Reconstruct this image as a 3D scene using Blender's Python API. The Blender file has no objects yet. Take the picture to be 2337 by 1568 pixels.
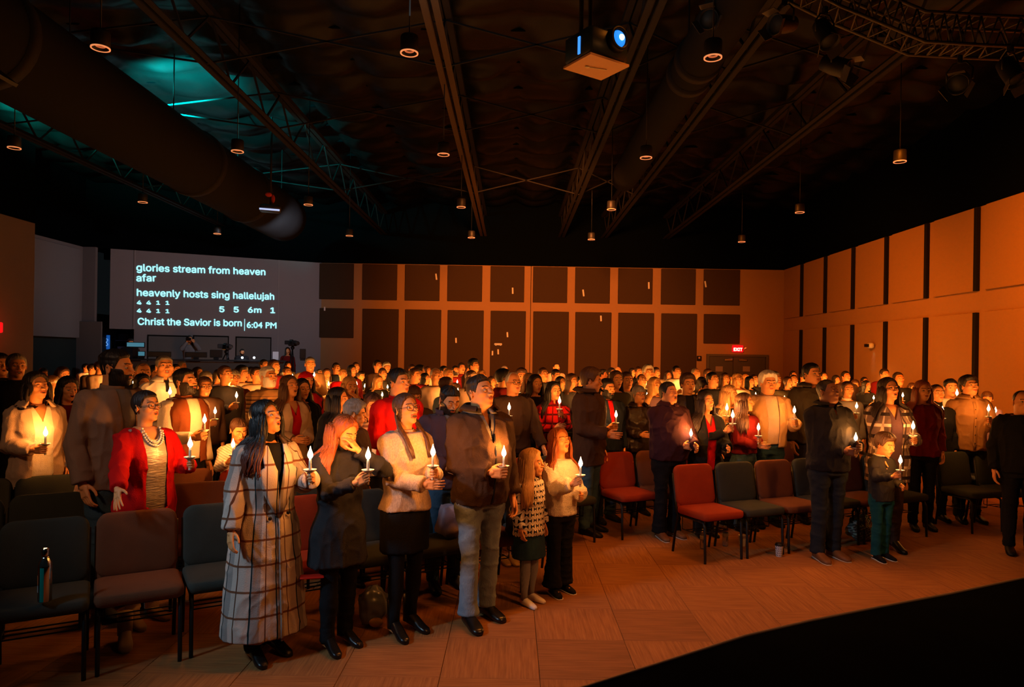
import bpy, math, random, os
import numpy as np
from mathutils import Vector, Matrix
from math import pi, sin, cos, radians as rad

sc = bpy.context.scene
C = sc.collection
rng = np.random.default_rng(5)
random.seed(5)

# ------------------------------------------------------------------ camera, world, lights, exposure
F, PX0, PY0, ROLL, CAMZ = 1600.0, 1168.5, 818.0, 0.0155, 1.95
cam = bpy.data.cameras.new('camera')
cam.sensor_fit = 'HORIZONTAL'; cam.sensor_width = 36.0; cam.lens = F / 2337 * 36.0
cam.shift_y = 34 / 2337; cam.clip_start = 0.05; cam.clip_end = 100
camo = bpy.data.objects.new('camera', cam); C.objects.link(camo)
camo.matrix_world = Matrix.Translation((0, 0, CAMZ)) @ Matrix.Rotation(pi / 2, 4, 'X') @ Matrix.Rotation(ROLL, 4, 'Z')
sc.camera = camo

def U(px, py, y):                       # a pixel of the photograph at distance y -> a point of the hall
    dx, dy = px - PX0, py - PY0
    xr = dx * cos(ROLL) + dy * sin(ROLL); yr = -dx * sin(ROLL) + dy * cos(ROLL)
    return Vector((xr / F * y, y, CAMZ - yr / F * y))
def UZ(px, py, z):                      # ... at height z
    dx, dy = px - PX0, py - PY0
    yr = -dx * sin(ROLL) + dy * cos(ROLL)
    return U(px, py, (CAMZ - z) * F / yr)

w = bpy.data.worlds.new('world'); sc.world = w; w.use_nodes = True
w.node_tree.nodes['Background'].inputs[0].default_value = (0.25, 0.32, 0.36, 1)
w.node_tree.nodes['Background'].inputs[1].default_value = 0.012
vs = sc.view_settings
vs.view_transform = 'Standard'; vs.look = 'None'; vs.gamma = 1; vs.use_curve_mapping = False; vs.exposure = 0.0
try:
    sc.cycles.use_denoising = True
    sc.cycles.sample_clamp_indirect = 2.0
    sc.cycles.max_bounces = 5; sc.cycles.diffuse_bounces = 3; sc.cycles.glossy_bounces = 3
    sc.cycles.transmission_bounces = 4; sc.cycles.transparent_max_bounces = 6
    sc.cycles.caustics_reflective = False; sc.cycles.caustics_refractive = False
except Exception:
    pass

def lamp(name, kind, loc, target, power, color, **kw):
    d = bpy.data.lights.new(name, kind); d.energy = power; d.color = color
    for k, v in kw.items(): setattr(d, k, v)
    o = bpy.data.objects.new(name, d); C.objects.link(o); o.location = loc
    if target is not None:
        o.rotation_euler = (Vector(target) - Vector(loc)).to_track_quat('-Z', 'Y').to_euler()
    return o
CANDLE_W = 9.0
CANDLE_C = (1.0, 0.33, 0.05)
if True:
    # stage lighting on the bars over the platform: warm and cool wash on the people and the carpet
    lamp('stage_wash_light', 'SPOT', (4.6, 1.2, 5.4), (0.6, 7.6, 0.9), 480, (1.0, 0.34, 0.08), spot_size=rad(62), spot_blend=0.8, shadow_soft_size=0.25)
    lamp('stage_wash_light', 'SPOT', (-5.2, 0.6, 5.0), (-0.45, 5.0, 0.75), 760, (0.45, 0.74, 1.0), spot_size=rad(38), spot_blend=0.9, shadow_soft_size=0.3)
    lamp('stage_wash_light', 'SPOT', (-3.4, 0.4, 5.0), (-2.7, 6.2, 1.5), 260, (1.0, 0.48, 0.22), spot_size=rad(44), spot_blend=0.9, shadow_soft_size=0.3)
    # added warm spots without fixtures for the right wall, back wall and front carpet
    lamp('added_wall_light', 'SPOT', (5.2, 9.3, 5.3), (9.67, 11.6, 2.7), 2700, (1.0, 0.20, 0.008), spot_size=rad(98), spot_blend=1.0, shadow_soft_size=0.6)
    lamp('added_wall_light', 'SPOT', (0.5, 12.0, 5.2), (1.2, 25.0, 3.3), 9000, (1.0, 0.26, 0.05), spot_size=rad(66), spot_blend=1.0, shadow_soft_size=0.5)
    lamp('added_wall_light', 'SPOT', (3.6, 14.5, 5.0), (9.67, 19.5, 2.6), 1500, (1.0, 0.20, 0.01), spot_size=rad(84), spot_blend=1.0, shadow_soft_size=0.5)
    lamp('added_floor_light', 'SPOT', (1.9, 6.2, 5.6), (1.6, 5.6, 0), 420, (1.0, 0.25, 0.02), spot_size=rad(92), spot_blend=1.0, shadow_soft_size=0.7)
    # teal stage effect lights thrown across the roof on the left
    lamp('effect_light', 'SPOT', (-6.6, 12.6, 6.45), (-6.5, 14.0, 7.4), 7000, (0.0, 0.62, 0.6), spot_size=rad(88), spot_blend=0.8, shadow_soft_size=0.08)
    lamp('effect_light', 'SPOT', (-10.7, 14.6, 6.5), (-10.7, 16.0, 7.4), 4000, (0.0, 0.65, 0.5), spot_size=rad(80), spot_blend=0.8, shadow_soft_size=0.08)
    lamp('added_roof_fill', 'AREA', (-1.0, 6.5, 5.6), (-1.0, 6.6, 7.4), 45, (0.6, 0.75, 0.8), shape='RECTANGLE', size=4, size_y=3)  # added area fill without a fixture, for a cooler grey on the roof
# ------------------------------------------------------------------ materials
class S:                                # socket arithmetic
    def __init__(s, nt, sock): s.nt, s.k = nt, sock
    def _m(s, op, *a):
        n = s.nt.nodes.new('ShaderNodeMath'); n.operation = op
        for i, v in enumerate((s,) + a):
            if isinstance(v, S): s.nt.links.new(v.k, n.inputs[i])
            else: n.inputs[i].default_value = v
        return S(s.nt, n.outputs[0])
    def __add__(s, o): return s._m('ADD', o)
    def __sub__(s, o): return s._m('SUBTRACT', o)
    def __mul__(s, o): return s._m('MULTIPLY', o)
    def __truediv__(s, o): return s._m('DIVIDE', o)
    def lt(s, o): return s._m('LESS_THAN', o)
    def gt(s, o): return s._m('GREATER_THAN', o)
    def fract(s): return s._m('FRACT')
    def abs(s): return s._m('ABSOLUTE')
    def max(s, o): return s._m('MAXIMUM', o)
    def min(s, o): return s._m('MINIMUM', o)
    def floor(s): return s._m('FLOOR')
    def mod(s, o): return s._m('FLOORED_MODULO', o)

def lin(c): return tuple(((v / 255) / 12.92 if v / 255 <= 0.04045 else ((v / 255 + 0.055) / 1.055) ** 2.4) for v in c)
def c4(c): return (c[0], c[1], c[2], 1.0)
MATS = {}
def mat(name, color, rough=0.85, metal=0.0, nscale=0, namp=0.15, bump=0.0, bscale=60, emit=0, spec=0.3, sheen=0.0, stretch=(1, 1, 1), pat=None, alpha=None, trans=0):
    if name in MATS: return MATS[name]
    m = bpy.data.materials.new(name); m.use_nodes = True; nt = m.node_tree
    b = nt.nodes['Principled BSDF']; L = nt.links
    b.inputs['Roughness'].default_value = rough; b.inputs['Metallic'].default_value = metal
    b.inputs['Specular IOR Level'].default_value = spec
    if sheen: b.inputs['Sheen Weight'].default_value = sheen
    if trans: b.inputs['Transmission Weight'].default_value = trans
    col = c4(color); b.inputs['Base Color'].default_value = col
    tc = nt.nodes.new('ShaderNodeTexCoord'); mp = nt.nodes.new('ShaderNodeMapping'); mp.inputs['Scale'].default_value = stretch
    L.new(tc.outputs['Object'], mp.inputs[0])
    out = None
    if nscale:
        n = nt.nodes.new('ShaderNodeTexNoise'); n.inputs['Scale'].default_value = nscale; n.inputs['Detail'].default_value = 3
        L.new(mp.outputs[0], n.inputs[0])
        mx = nt.nodes.new('ShaderNodeMix'); mx.data_type = 'RGBA'
        mx.inputs[6].default_value = c4([v * (1 - namp) for v in color]); mx.inputs[7].default_value = c4([min(1, v * (1 + namp)) for v in color])
        L.new(n.outputs[0], mx.inputs[0]); out = mx.outputs[2]
    if pat:
        sep = nt.nodes.new('ShaderNodeSeparateXYZ'); L.new(tc.outputs['Object'], sep.inputs[0])
        x, y, z = (S(nt, sep.outputs[i]) for i in range(3))
        for fac, c in pat(x, y, z, nt):
            mx = nt.nodes.new('ShaderNodeMix'); mx.data_type = 'RGBA'
            L.new(fac.k, mx.inputs[0])
            if out is not None: L.new(out, mx.inputs[6])
            else: mx.inputs[6].default_value = col
            mx.inputs[7].default_value = c4(c); out = mx.outputs[2]
    if out is not None: L.new(out, b.inputs['Base Color'])
    if bump:
        n = nt.nodes.new('ShaderNodeTexNoise'); n.inputs['Scale'].default_value = bscale; n.inputs['Detail'].default_value = 3
        L.new(mp.outputs[0], n.inputs[0])
        bp = nt.nodes.new('ShaderNodeBump'); bp.inputs['Strength'].default_value = bump; bp.inputs['Distance'].default_value = 0.01
        L.new(n.outputs[0], bp.inputs['Height']); L.new(bp.outputs[0], b.inputs['Normal'])
    if emit:
        b.inputs['Emission Color'].default_value = col; b.inputs['Emission Strength'].default_value = emit
        m.cycles.emission_sampling = 'NONE' if emit > 3 else 'AUTO'
    MATS[name] = m
    return m
def cloth(name, rgb, pat=None, rough=0.9, bump=0.35, bscale=160, **k):
    return mat(name, lin(rgb), rough=rough, nscale=9, namp=0.14, bump=bump, bscale=bscale, spec=0.15, pat=pat, **k)

SKIN = mat('skin', (0.74, 0.31, 0.11), rough=0.55, nscale=25, namp=0.06, spec=0.35)
SKIN_D = mat('skin_deep', (0.20, 0.08, 0.035), rough=0.5, nscale=25, namp=0.06, spec=0.35)
LIP = mat('lips', (0.42, 0.09, 0.04), rough=0.4)
LIP_D = mat('lips_deep', lin((104, 56, 48)), rough=0.4)
BROW = mat('eyebrow', lin((70, 42, 28)), rough=0.9)
EYEW = mat('eye_white', (0.42, 0.36, 0.30), rough=0.2)
IRIS = mat('iris', lin((42, 28, 20)), rough=0.15)
MOUTH = mat('mouth_inside', lin((50, 12, 10)), rough=0.6)
TEETH = mat('teeth', lin((225, 215, 200)), rough=0.4)
def hairm(name, rgb): return mat('hair_' + name, lin(rgb), rough=0.5, nscale=70, namp=0.45, bump=0.6, bscale=120, spec=0.45, stretch=(1, 1, 0.15))
HAIR = {k: hairm(k, v) for k, v in dict(black=(22, 18, 17), dark=(40, 28, 22), brown=(78, 50, 34), auburn=(150, 76, 30), blond=(190, 140, 84),
        gray=(130, 122, 114), white=(205, 196, 186)).items()}
BLACKM = mat('black_metal', lin((18, 18, 19)), rough=0.45, metal=0.3, spec=0.5)
BLACKP = mat('black_plastic', lin((14, 14, 15)), rough=0.5)
WAX = mat('candle_wax', lin((240, 228, 205)), rough=0.5, spec=0.4)
PAPER = mat('drip_paper', lin((238, 234, 226)), rough=0.7)
FLAME = mat('flame', (1.0, 0.80, 0.50), emit=22)
RIM = mat('lamp_rim', (1.0, 0.34, 0.12), emit=0.75)
WHITEP = mat('white_plastic', lin((220, 218, 212)), rough=0.4)

# ------------------------------------------------------------------ mesh building
def vn(P, seed=0):                      # smooth value noise on an (n,3) array
    P = np.asarray(P, float); i = np.floor(P).astype(np.int64); f = P - i; f = f * f * (3 - 2 * f)
    def h(a, b, c):
        n = (a * 73856093) ^ (b * 19349663) ^ (c * 83492791) ^ (seed * 2654435)
        n = (n ^ (n >> 13)) * 1274126177 & 0xffffffff
        return ((n ^ (n >> 16)) & 0xffff) / 65535.0
    r = 0
    for a in (0, 1):
        for b in (0, 1):
            for c in (0, 1):
                wgt = (f[:, 0] if a else 1 - f[:, 0]) * (f[:, 1] if b else 1 - f[:, 1]) * (f[:, 2] if c else 1 - f[:, 2])
                r = r + wgt * h(i[:, 0] + a, i[:, 1] + b, i[:, 2] + c)
    return r * 2 - 1

class MB:
    def __init__(s): s.v = []; s.f = []; s.m = []; s.n = 0
    def add(s, V, Fc, mi=0):
        V = np.asarray(V, float).reshape(-1, 3)
        s.v.append(V); b = s.n
        s.f.extend([tuple(int(i) + b for i in q) for q in Fc])
        s.m.extend([mi] * len(Fc) if np.isscalar(mi) else list(mi)); s.n += len(V); return s
    def verts(s): return np.concatenate(s.v) if s.v else np.zeros((0, 3))
    def merge(s, o, M=None, mi=None):
        V = o.verts()
        flip = False
        if M is not None:
            A = np.array(M); V = V @ A[:3, :3].T + A[:3, 3]; flip = np.linalg.det(A[:3, :3]) < 0
        Fc = [q[::-1] for q in o.f] if flip else o.f
        return s.add(V, Fc, o.m if mi is None else mi)
    def grid(s, G, closed_u=True, cap0=False, cap1=False, mi=0):       # G: rows x cols x 3
        G = np.asarray(G, float); r, c = G.shape[:2]; Fc = []
        for i in range(r - 1):
            for j in range(c if closed_u else c - 1):
                k = (j + 1) % c
                Fc.append((i * c + j, i * c + k, (i + 1) * c + k, (i + 1) * c + j))
        if cap0: Fc.append(tuple(range(c))[::-1])
        if cap1: Fc.append(tuple((r - 1) * c + j for j in range(c)))
        return s.add(G.reshape(-1, 3), Fc, mi)
    def tube(s, path, radii, n=10, mi=0, sq=1.0, cap=True):
        P = [Vector(p) for p in path]; k = len(P)
        if np.isscalar(radii): radii = [radii] * k
        T = [(P[min(i + 1, k - 1)] - P[max(i - 1, 0)]).normalized() for i in range(k)]
        a = Vector((0, 0, 1)) if abs(T[0].z) < 0.9 else Vector((1, 0, 0))
        N = (a - T[0] * a.dot(T[0])).normalized(); G = []
        for i in range(k):
            N = (N - T[i] * N.dot(T[i])).normalized(); B = T[i].cross(N)
            G.append([P[i] + (N * cos(t) + B * sin(t) * sq) * radii[i] for t in np.linspace(0, 2 * pi, n, endpoint=False)])
        return s.grid(np.array(G), True, cap, cap, mi)
    def capsule(s, p, q, r0, r1, n=12, mi=0):
        p, q = Vector(p), Vector(q); d = (q - p); L = d.length; d = d / max(L, 1e-6)
        pts, rr = [], []
        for t in (-1, -0.85, -0.5, 0): pts.append(p + d * (r0 * t)); rr.append(r0 * math.sqrt(max(1 - t * t, 0.0004)))
        for t in (0, 0.5, 0.85, 1): pts.append(q + d * (r1 * t)); rr.append(r1 * math.sqrt(max(1 - t * t, 0.0004)))
        return s.tube(pts, rr, n, mi)
    def ell(s, c, r, n=12, m=8, mi=0, M=None):
        G = []
        for i in range(m + 1):
            th = -pi / 2 + pi * (i + 0.02) / (m + 0.04)
            G.append([(r[0] * cos(th) * cos(a), r[1] * cos(th) * sin(a), r[2] * sin(th)) for a in np.linspace(0, 2 * pi, n, endpoint=False)])
        G = np.array(G)
        if M is not None: G = G @ np.array(M)[:3, :3].T
        return s.grid(G + np.array(c), True, True, True, mi)
    def box(s, c, d, mi=0, M=None, bev=0.0):
        x, y, z = [v / 2 for v in d]
        if bev:
            b = min(bev, x * .9, y * .9, z * .9); G = []
            for (zz, q) in ((-z, b), (-z + b, 0), (z - b, 0), (z, b)):
                G.append([(sx * (x - q - o[0] * b), sy * (y - q - o[1] * b), zz) for sx, sy, o in
                          ((1, -1, (1, 0)), (1, -1, (0, 1)), (1, 1, (0, 1)), (1, 1, (1, 0)), (-1, 1, (1, 0)), (-1, 1, (0, 1)), (-1, -1, (0, 1)), (-1, -1, (1, 0)))])
            t = MB().grid(np.array(G), True, True, True)
        else:
            t = MB().add([(sx * x, sy * y, sz * z) for sz in (-1, 1) for sx, sy in ((-1, -1), (1, -1), (1, 1), (-1, 1))],
                         [(0, 3, 2, 1), (4, 5, 6, 7), (0, 1, 5, 4), (1, 2, 6, 5), (2, 3, 7, 6), (3, 0, 4, 7)])
        A = Matrix.Translation(c) @ (M if M is not None else Matrix())
        return s.merge(t, A, mi)
    def lathe(s, prof, c=(0, 0, 0), n=20, mi=0):
        G = [[(r * cos(a), r * sin(a), z) for a in np.linspace(0, 2 * pi, n, endpoint=False)] for r, z in prof]
        return s.grid(np.array(G) + np.array(c), True, True, True, mi)
    def prism(s, poly, d, M=None, mi=0):       # poly in xz, thickness d in y
        n = len(poly); V = [(x, -d / 2, z) for x, z in poly] + [(x, d / 2, z) for x, z in poly]
        Fc = [tuple(range(n)), tuple(range(2 * n - 1, n - 1, -1))] + [(i, i + n, (i + 1) % n + n, (i + 1) % n) for i in range(n)]
        return s.merge(MB().add(V, Fc), M, mi)
    def mesh(s, name, mats, smooth=True):
        me = bpy.data.meshes.new(name); me.from_pydata(s.verts().tolist(), [], s.f)
        for m in (mats if isinstance(mats, (list, tuple)) else [mats]): me.materials.append(m)
        if any(s.m): me.polygons.foreach_set('material_index', s.m)
        if smooth: me.polygons.foreach_set('use_smooth', [True] * len(s.f))
        me.update(); return me

def link(name, data, parent=None, M=None):
    o = bpy.data.objects.new(name, data); C.objects.link(o)
    if parent is not None: o.parent = parent
    if M is not None: o.matrix_local = M
    return o
def part(name, mb, mats, parent, smooth=True, label=None):
    o = link(name, mb.mesh(name, mats, smooth), parent)
    if label: o['label'] = label
    return o
def tag(o, label, cat, group=None, kind=None):
    o['label'] = label; o['category'] = cat
    if group: o['group'] = group
    if kind: o['kind'] = kind
    return o
def empty(name, loc=(0, 0, 0), rz=0, label=None, cat=None, group=None, scale=1):
    o = bpy.data.objects.new(name, None); C.objects.link(o); o.location = loc; o.rotation_euler = (0, 0, rz); o.scale = (scale,) * 3
    o.empty_display_size = 0.1
    if label: tag(o, label, cat, group)
    return o
def struct(name, mb, mats, smooth=False, parent=None):
    o = link(name, mb.mesh(name, mats, smooth), parent)
    if parent is None: o['kind'] = 'structure'
    return o
def sharp(o, ang=40):
    me = o.data
    try: me.set_sharp_from_angle(angle=rad(ang))
    except Exception: pass
    return o
TMP = bpy.data.scenes.new('workbench'); PEOPLE = []
def remesh(mb, voxel, smooth=2, wr=0.0, wscale=(9, 9, 5), seed=0):
    me = mb.mesh('tmp', []) ; ob = bpy.data.objects.new('tmp', me); TMP.collection.objects.link(ob)
    md = ob.modifiers.new('r', 'REMESH'); md.mode = 'VOXEL'; md.voxel_size = voxel; md.use_smooth_shade = True
    if smooth:
        sm = ob.modifiers.new('s', 'SMOOTH'); sm.factor = 0.5; sm.iterations = smooth
    with bpy.context.temp_override(scene=TMP, view_layer=TMP.view_layers[0]): dg = bpy.context.evaluated_depsgraph_get()
    dg.update(); ev = ob.evaluated_get(dg); m2 = ev.to_mesh()
    nv = len(m2.vertices); V = np.empty(nv * 3, np.float32); m2.vertices.foreach_get('co', V); V = V.reshape(-1, 3).astype(float)
    if wr:
        N = np.empty(nv * 3, np.float32); m2.vertices.foreach_get('normal', N); N = N.reshape(-1, 3)
        sc_ = np.array(wscale); W = vn(V * 3, seed + 3)[:, None] * 0.8
        d = 1.6 * (1 - np.abs(vn(V * sc_ + W, seed))) ** 4 + 0.8 * (1 - np.abs(vn(V * sc_ * 2.1 + W * 1.5, seed + 1))) ** 4 - 0.7
        V = V + N * (wr * d)[:, None]
    Fc = [tuple(p.vertices) for p in m2.polygons]
    ev.to_mesh_clear(); bpy.data.objects.remove(ob); bpy.data.meshes.remove(me)
    return MB().add(V, Fc)
# ------------------------------------------------------------------ people: heads
def smin(a, b, k):
    h = np.maximum(k - np.abs(a - b), 0) / k
    return np.minimum(a, b) - h * h * k * 0.25
def smax(a, b, k): return -smin(-a, -b, k)
def sd_ell(P, c, r):
    q = P - np.array(c); r = np.array(r); k0 = np.linalg.norm(q / r, axis=1); k1 = np.linalg.norm(q / (r * r), axis=1)
    return k0 * (k0 - 1) / np.maximum(k1, 1e-6)
def sd_cap(P, a, b, r):
    a, b = np.array(a), np.array(b); pa = P - a; ba = b - a
    h = np.clip(pa @ ba / (ba @ ba), 0, 1)
    return np.linalg.norm(pa - h[:, None] * ba, axis=1) - r

def head_sdf(P, sex, fat, mouth, smile):
    Q = P.copy(); Q[:, 0] = np.abs(Q[:, 0])
    fw = {'m': 1.0, 'f': 0.93, 'c': 0.98}[sex] * (1 + 0.12 * fat)
    jaw = {'m': 0.050, 'f': 0.043, 'c': 0.042}[sex] * (1 + 0.25 * fat)
    d = sd_ell(Q, (0, .014, .030), (.075, .094, .083))
    d = smin(d, sd_ell(Q, (0, -.022, -.026), (.061 * fw, .066, .078)), .03)
    d = smin(d, sd_ell(Q, (0, -.026, -.068), (jaw, .052, .038 + .01 * fat)), .025)
    d = smin(d, sd_ell(Q, (0, -.070, -.094), (.020, .018, .015)), .022)
    if fat > 0.3: d = smin(d, sd_ell(Q, (0, -.025, -.098), (.050, .045, .030)), .03)
    d = smin(d, sd_ell(Q, (.041 * fw, -.055, -.014), (.021, .022, .020)), .02)
    d = smin(d, sd_cap(Q, (.012, -.088, .022), (.040, -.072, .026), .0085 if sex == 'm' else .006), .014)
    d = smax(d, -(np.linalg.norm(Q - np.array((.031, -.099, .006)), axis=1) - .0165), .016)
    d = smin(d, sd_cap(Q, (0, -.084, .014), (0, -.108, -.020), .0085), .012)
    d = smin(d, sd_ell(Q, (0, -.106, -.024), (.012, .012, .010)), .008)
    d = smin(d, sd_ell(Q, (.012, -.094, -.027), (.008, .010, .007)), .006)
    wd = .017 + .007 * smile
    d = smin(d, sd_ell(Q, (0, -.076, -.052), (.030, .022, .022)), .015)
    o = .0035 + .010 * mouth
    d = smin(d, sd_cap(Q, (0, -.0965, -.050 + o * .4), (wd, -.085, -.0515 + .004 * smile), .0042), .005)
    d = smin(d, sd_cap(Q, (0, -.094, -.052 - o * 1.6), (wd * .85, -.085, -.0535 + .003 * smile), .0052), .005)
    if mouth > 0.15:
        d = smax(d, -sd_ell(Q, (0, -.098, -.053 - o * .5), (wd * .85, .018, .012 * mouth)), .004)
    d = smin(d, sd_cap(Q, (0, .018, -.05), (0, .036, -.24), {'m': .058, 'f': .047, 'c': .045}[sex] * (1 + .25 * fat)), .035)
    return d

_heads = {}
def head_data(sex, fat, mouth, smile, nu, nv):
    key = (sex, round(fat, 1), round(mouth, 1), round(smile, 1), nu, nv)
    if key in _heads: return _heads[key]
    u = np.linspace(-pi, pi, nu, endpoint=False); phi = u - 0.5 * np.sin(u)
    t = np.linspace(-1, 1, nv); th = (t * 0.62 + 0.38 * t ** 3) * (pi / 2 * .985) - 0.16 * (1 - t * t)
    PH, TH = np.meshgrid(phi, th)
    D = np.stack([np.sin(PH) * np.cos(TH), -np.cos(PH) * np.cos(TH), np.sin(TH)], -1).reshape(-1, 3)
    r = np.full(len(D), .03)
    for _ in range(26):
        r = np.minimum(r - head_sdf(D * r[:, None], *key[:4]) * 0.9, .25)
    _heads[key] = (PH, TH, D, r, D * r[:, None]); return _heads[key]

def sstep(a, b, x):
    t = np.clip((x - a) / (b - a), 0, 1); return t * t * (3 - 2 * t)

def head_mb(sex='m', fat=0, mouth=0.0, smile=0.0, hi=True, gaze=(0, 0), closed=False):
    nu, nv = (92, 84) if hi else (44, 40)
    PH, TH, D, r, P = head_data(sex, fat, mouth, smile, nu, nv)
    mb = MB(); n = mb.n
    mb.grid(P.reshape(nv, nu, 3)[:, ::-1], True, True, True)
    V = mb.verts(); cen = np.array([V[list(q)].mean(0) if len(q) < 5 else (9, 9, 9) for q in mb.f])
    ax = np.abs(cen[:, 0]); x, y, z = cen.T; mi = np.zeros(len(cen), int)
    o = .0035 + .010 * mouth; wd = .017 + .007 * smile
    fr = y < -.078
    lip = fr & (ax < wd + .004) & (z < -.050 + o * .4 + .0055 * (1 - ax / (wd + .006))) & (z > -.052 - o * 1.6 - .0075 * (1 - (ax / (wd + .006)) ** 2)); mi[lip] = 1
    if mouth > .15:
        inn = fr & (ax < wd * .78) & (np.abs(z + .053 + o * .5) < .0095 * mouth * np.sqrt(np.clip(1 - (ax / (wd * .85)) ** 2, 0, 1)) + .0005); mi[inn] = 5
    bz = .0305 + .0022 * np.sin(np.clip((ax - .012) / .036, 0, 1) * pi) - .05 * np.clip(ax - .038, 0, 1)
    br = (y < -.05) & (ax > .011) & (ax < .048) & (np.abs(z - bz) < (.0036 if sex == 'm' else .0027)); mi[br] = 2
    mb.m = mi.tolist()
    for sx in (-1, 1):                  # eyes with iris, lids
        c = Vector((sx * .031, -.0745, .005))
        mb.ell(c, (.0122,) * 3, 12, 8, 3)
        g = Vector((sin(gaze[0]), -cos(gaze[0]) * cos(gaze[1]), sin(gaze[1]))).normalized()
        M = Vector((0, -1, 0)).rotation_difference(g).to_matrix().to_4x4()
        mb.ell(c + g * .0072, (.0066, .0056, .0066), 10, 6, 4, M)
        lo = 10 if closed else (28 if hi else 24)    # lids
        G = []
        for a in np.linspace(rad(-8 if closed else 24), rad(100), 5):
            G.append([(c.x + .0131 * cos(a) * sin(b), c.y - .0131 * cos(a) * cos(b), c.z + .0131 * sin(a) * (1.0)) for b in np.linspace(-1.4, 1.4, 9)])
        mb.grid(np.array(G), False, mi=0)
        G = []
        for a in np.linspace(rad(-100), rad(-9 if closed else -24), 4):
            G.append([(c.x + .0130 * cos(a) * sin(b), c.y - .0130 * cos(a) * cos(b), c.z + .0130 * sin(a)) for b in np.linspace(-1.4, 1.4, 9)])
        mb.grid(np.array(G), False, mi=0)
        # ear
        R = Matrix.Rotation(sx * rad(22), 4, 'Z') @ Matrix.Rotation(rad(-12), 4, 'X')
        e = MB().ell((0, 0, 0), (.007, .018, .031), 12, 8)
        V = e.verts(); V[:, 0] += sx * np.where(np.hypot(V[:, 1] / .018, V[:, 2] / .031) < .62, -.007, .004); e.v = [V]
        mb.merge(e, Matrix.Translation((sx * .0755, .012, -.006)) @ R, 0)
    if mouth > .3: mb.box((0, -.083, -.0475), (wd * 1.35, .006, .006), 6, None, .002)
    return mb

def hair_region(phi, style):            # lowest z at which hair grows, by azimuth (0 = forehead)
    a = np.abs((phi + pi) % (2 * pi) - pi) * 180 / pi
    if style == 'bald': return np.interp(a, [0, 60, 75, 90, 110, 180], [.3, .3, .02, .012, -.05, -.055])
    if style == 'fringe': return np.interp(a, [0, 40, 62, 75, 95, 115, 180], [.034, .036, .02, -.02, -.03, -.06, -.07])
    if style in ('long', 'bob', 'tied', 'wavy'): return np.interp(a, [0, 25, 45, 58, 72, 100, 180], [.078, .070, .048, .01, -.06, -.09, -.10])
    return np.interp(a, [0, 35, 50, 62, 72, 86, 100, 118, 180], [.067, .062, .055, .02, -.012, .004, .012, -.05, -.06])

def hair_mb(sex, fat, style, hi, T=None, seed=0):
    nu, nv = (92, 84) if hi else (40, 36)
    PH, TH, D, r, P = head_data(sex, fat, 0.0, 0.0, nu, nv)
    z = P[:, 2]; phi = PH.reshape(-1)
    d = z - hair_region(phi, style)
    base = dict(buzz=.004, fade=.010, short=.014, mop=.030, curly=.030, bald=.006, fringe=.017, long=.016, bob=.022, tied=.011, wavy=.022).get(style, .014)
    if T: base = T
    t = base * (0.55 + 0.45 * sstep(.0, .07, z)) if style in ('fade', 'buzz') else base * (0.8 + 0.3 * sstep(.02, .09, z))
    if style == 'fade': t = np.where(z < .045, .0035, .0035 + (base * 1.3 - .0035) * sstep(.045, .065, z))
    if style == 'mop': t = t * (1 + 0.35 * sstep(.03, .08, z) * sstep(-.02, -.08, P[:, 1]))
    t = t * sstep(0, .014, d) - .006 * (1 - sstep(0, .008, d))
    m = d > .002
    if style == 'curly': t = t + m * .007 * vn(P * 55, seed)
    else: t = t + m * (.0022 if style in ('buzz', 'bald') else .005) * vn(np.stack([phi * 9, P[:, 2] * 12, P[:, 1] * 20], 1), seed) * sstep(0, .02, d)
    R = (r + t)[:, None] * D
    R[:, 2] = np.maximum(R[:, 2], -.115)
    return MB().grid(R.reshape(nv, nu, 3)[:, ::-1], True, True, True)

def beard_mb(sex, fat, hi, full=True):
    nu, nv = (92, 84) if hi else (40, 36)
    PH, TH, D, r, P = head_data(sex, fat, 0.0, 0.0, nu, nv)
    x, y, z = P.T; ax = np.abs(x)
    side = np.interp(ax, [0, .03, .045, .06, .08], [-.030, -.034, -.030, .0, .01])
    m = sstep(0, .01, side - z) * sstep(.03, .0, y) * sstep(-.13, -.11, z)
    m = m * (1 - ((ax < .022) & (np.abs(z + .053) < .008) & (y < -.08)))
    t = -.004 + m * (.0078 + .0012 * vn(P * 90, 4)) * (1 if full else .7)
    R = (r + t)[:, None] * D; R[:, 2] = np.maximum(R[:, 2], -.118)
    return MB().grid(R.reshape(nv, nu, 3)[:, ::-1], True, True, True)

def cap_shell(sex, fat, zlow, T, hi, nose=0.0, seed=0, phi_gap=None):   # hats, beanies, hoods: a shell around the skull
    nu, nv = (72, 60) if hi else (36, 30)
    PH, TH, D, r, P = head_data(sex, fat, 0.0, 0.0, nu, nv)
    a = np.abs((PH.reshape(-1) + pi) % (2 * pi) - pi) * 180 / pi
    d = P[:, 2] - np.interp(a, [0, 60, 110, 180], zlow)
    t = T * sstep(0, .008, d) - .008 * (1 - sstep(0, .006, d))
    t = t + (d > .004) * .0025 * vn(P * 40, seed)
    R = (r + t)[:, None] * D; R[:, 2] = np.maximum(R[:, 2], -.11)
    return MB().grid(R.reshape(nv, nu, 3)[:, ::-1], True, True, True)

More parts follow.
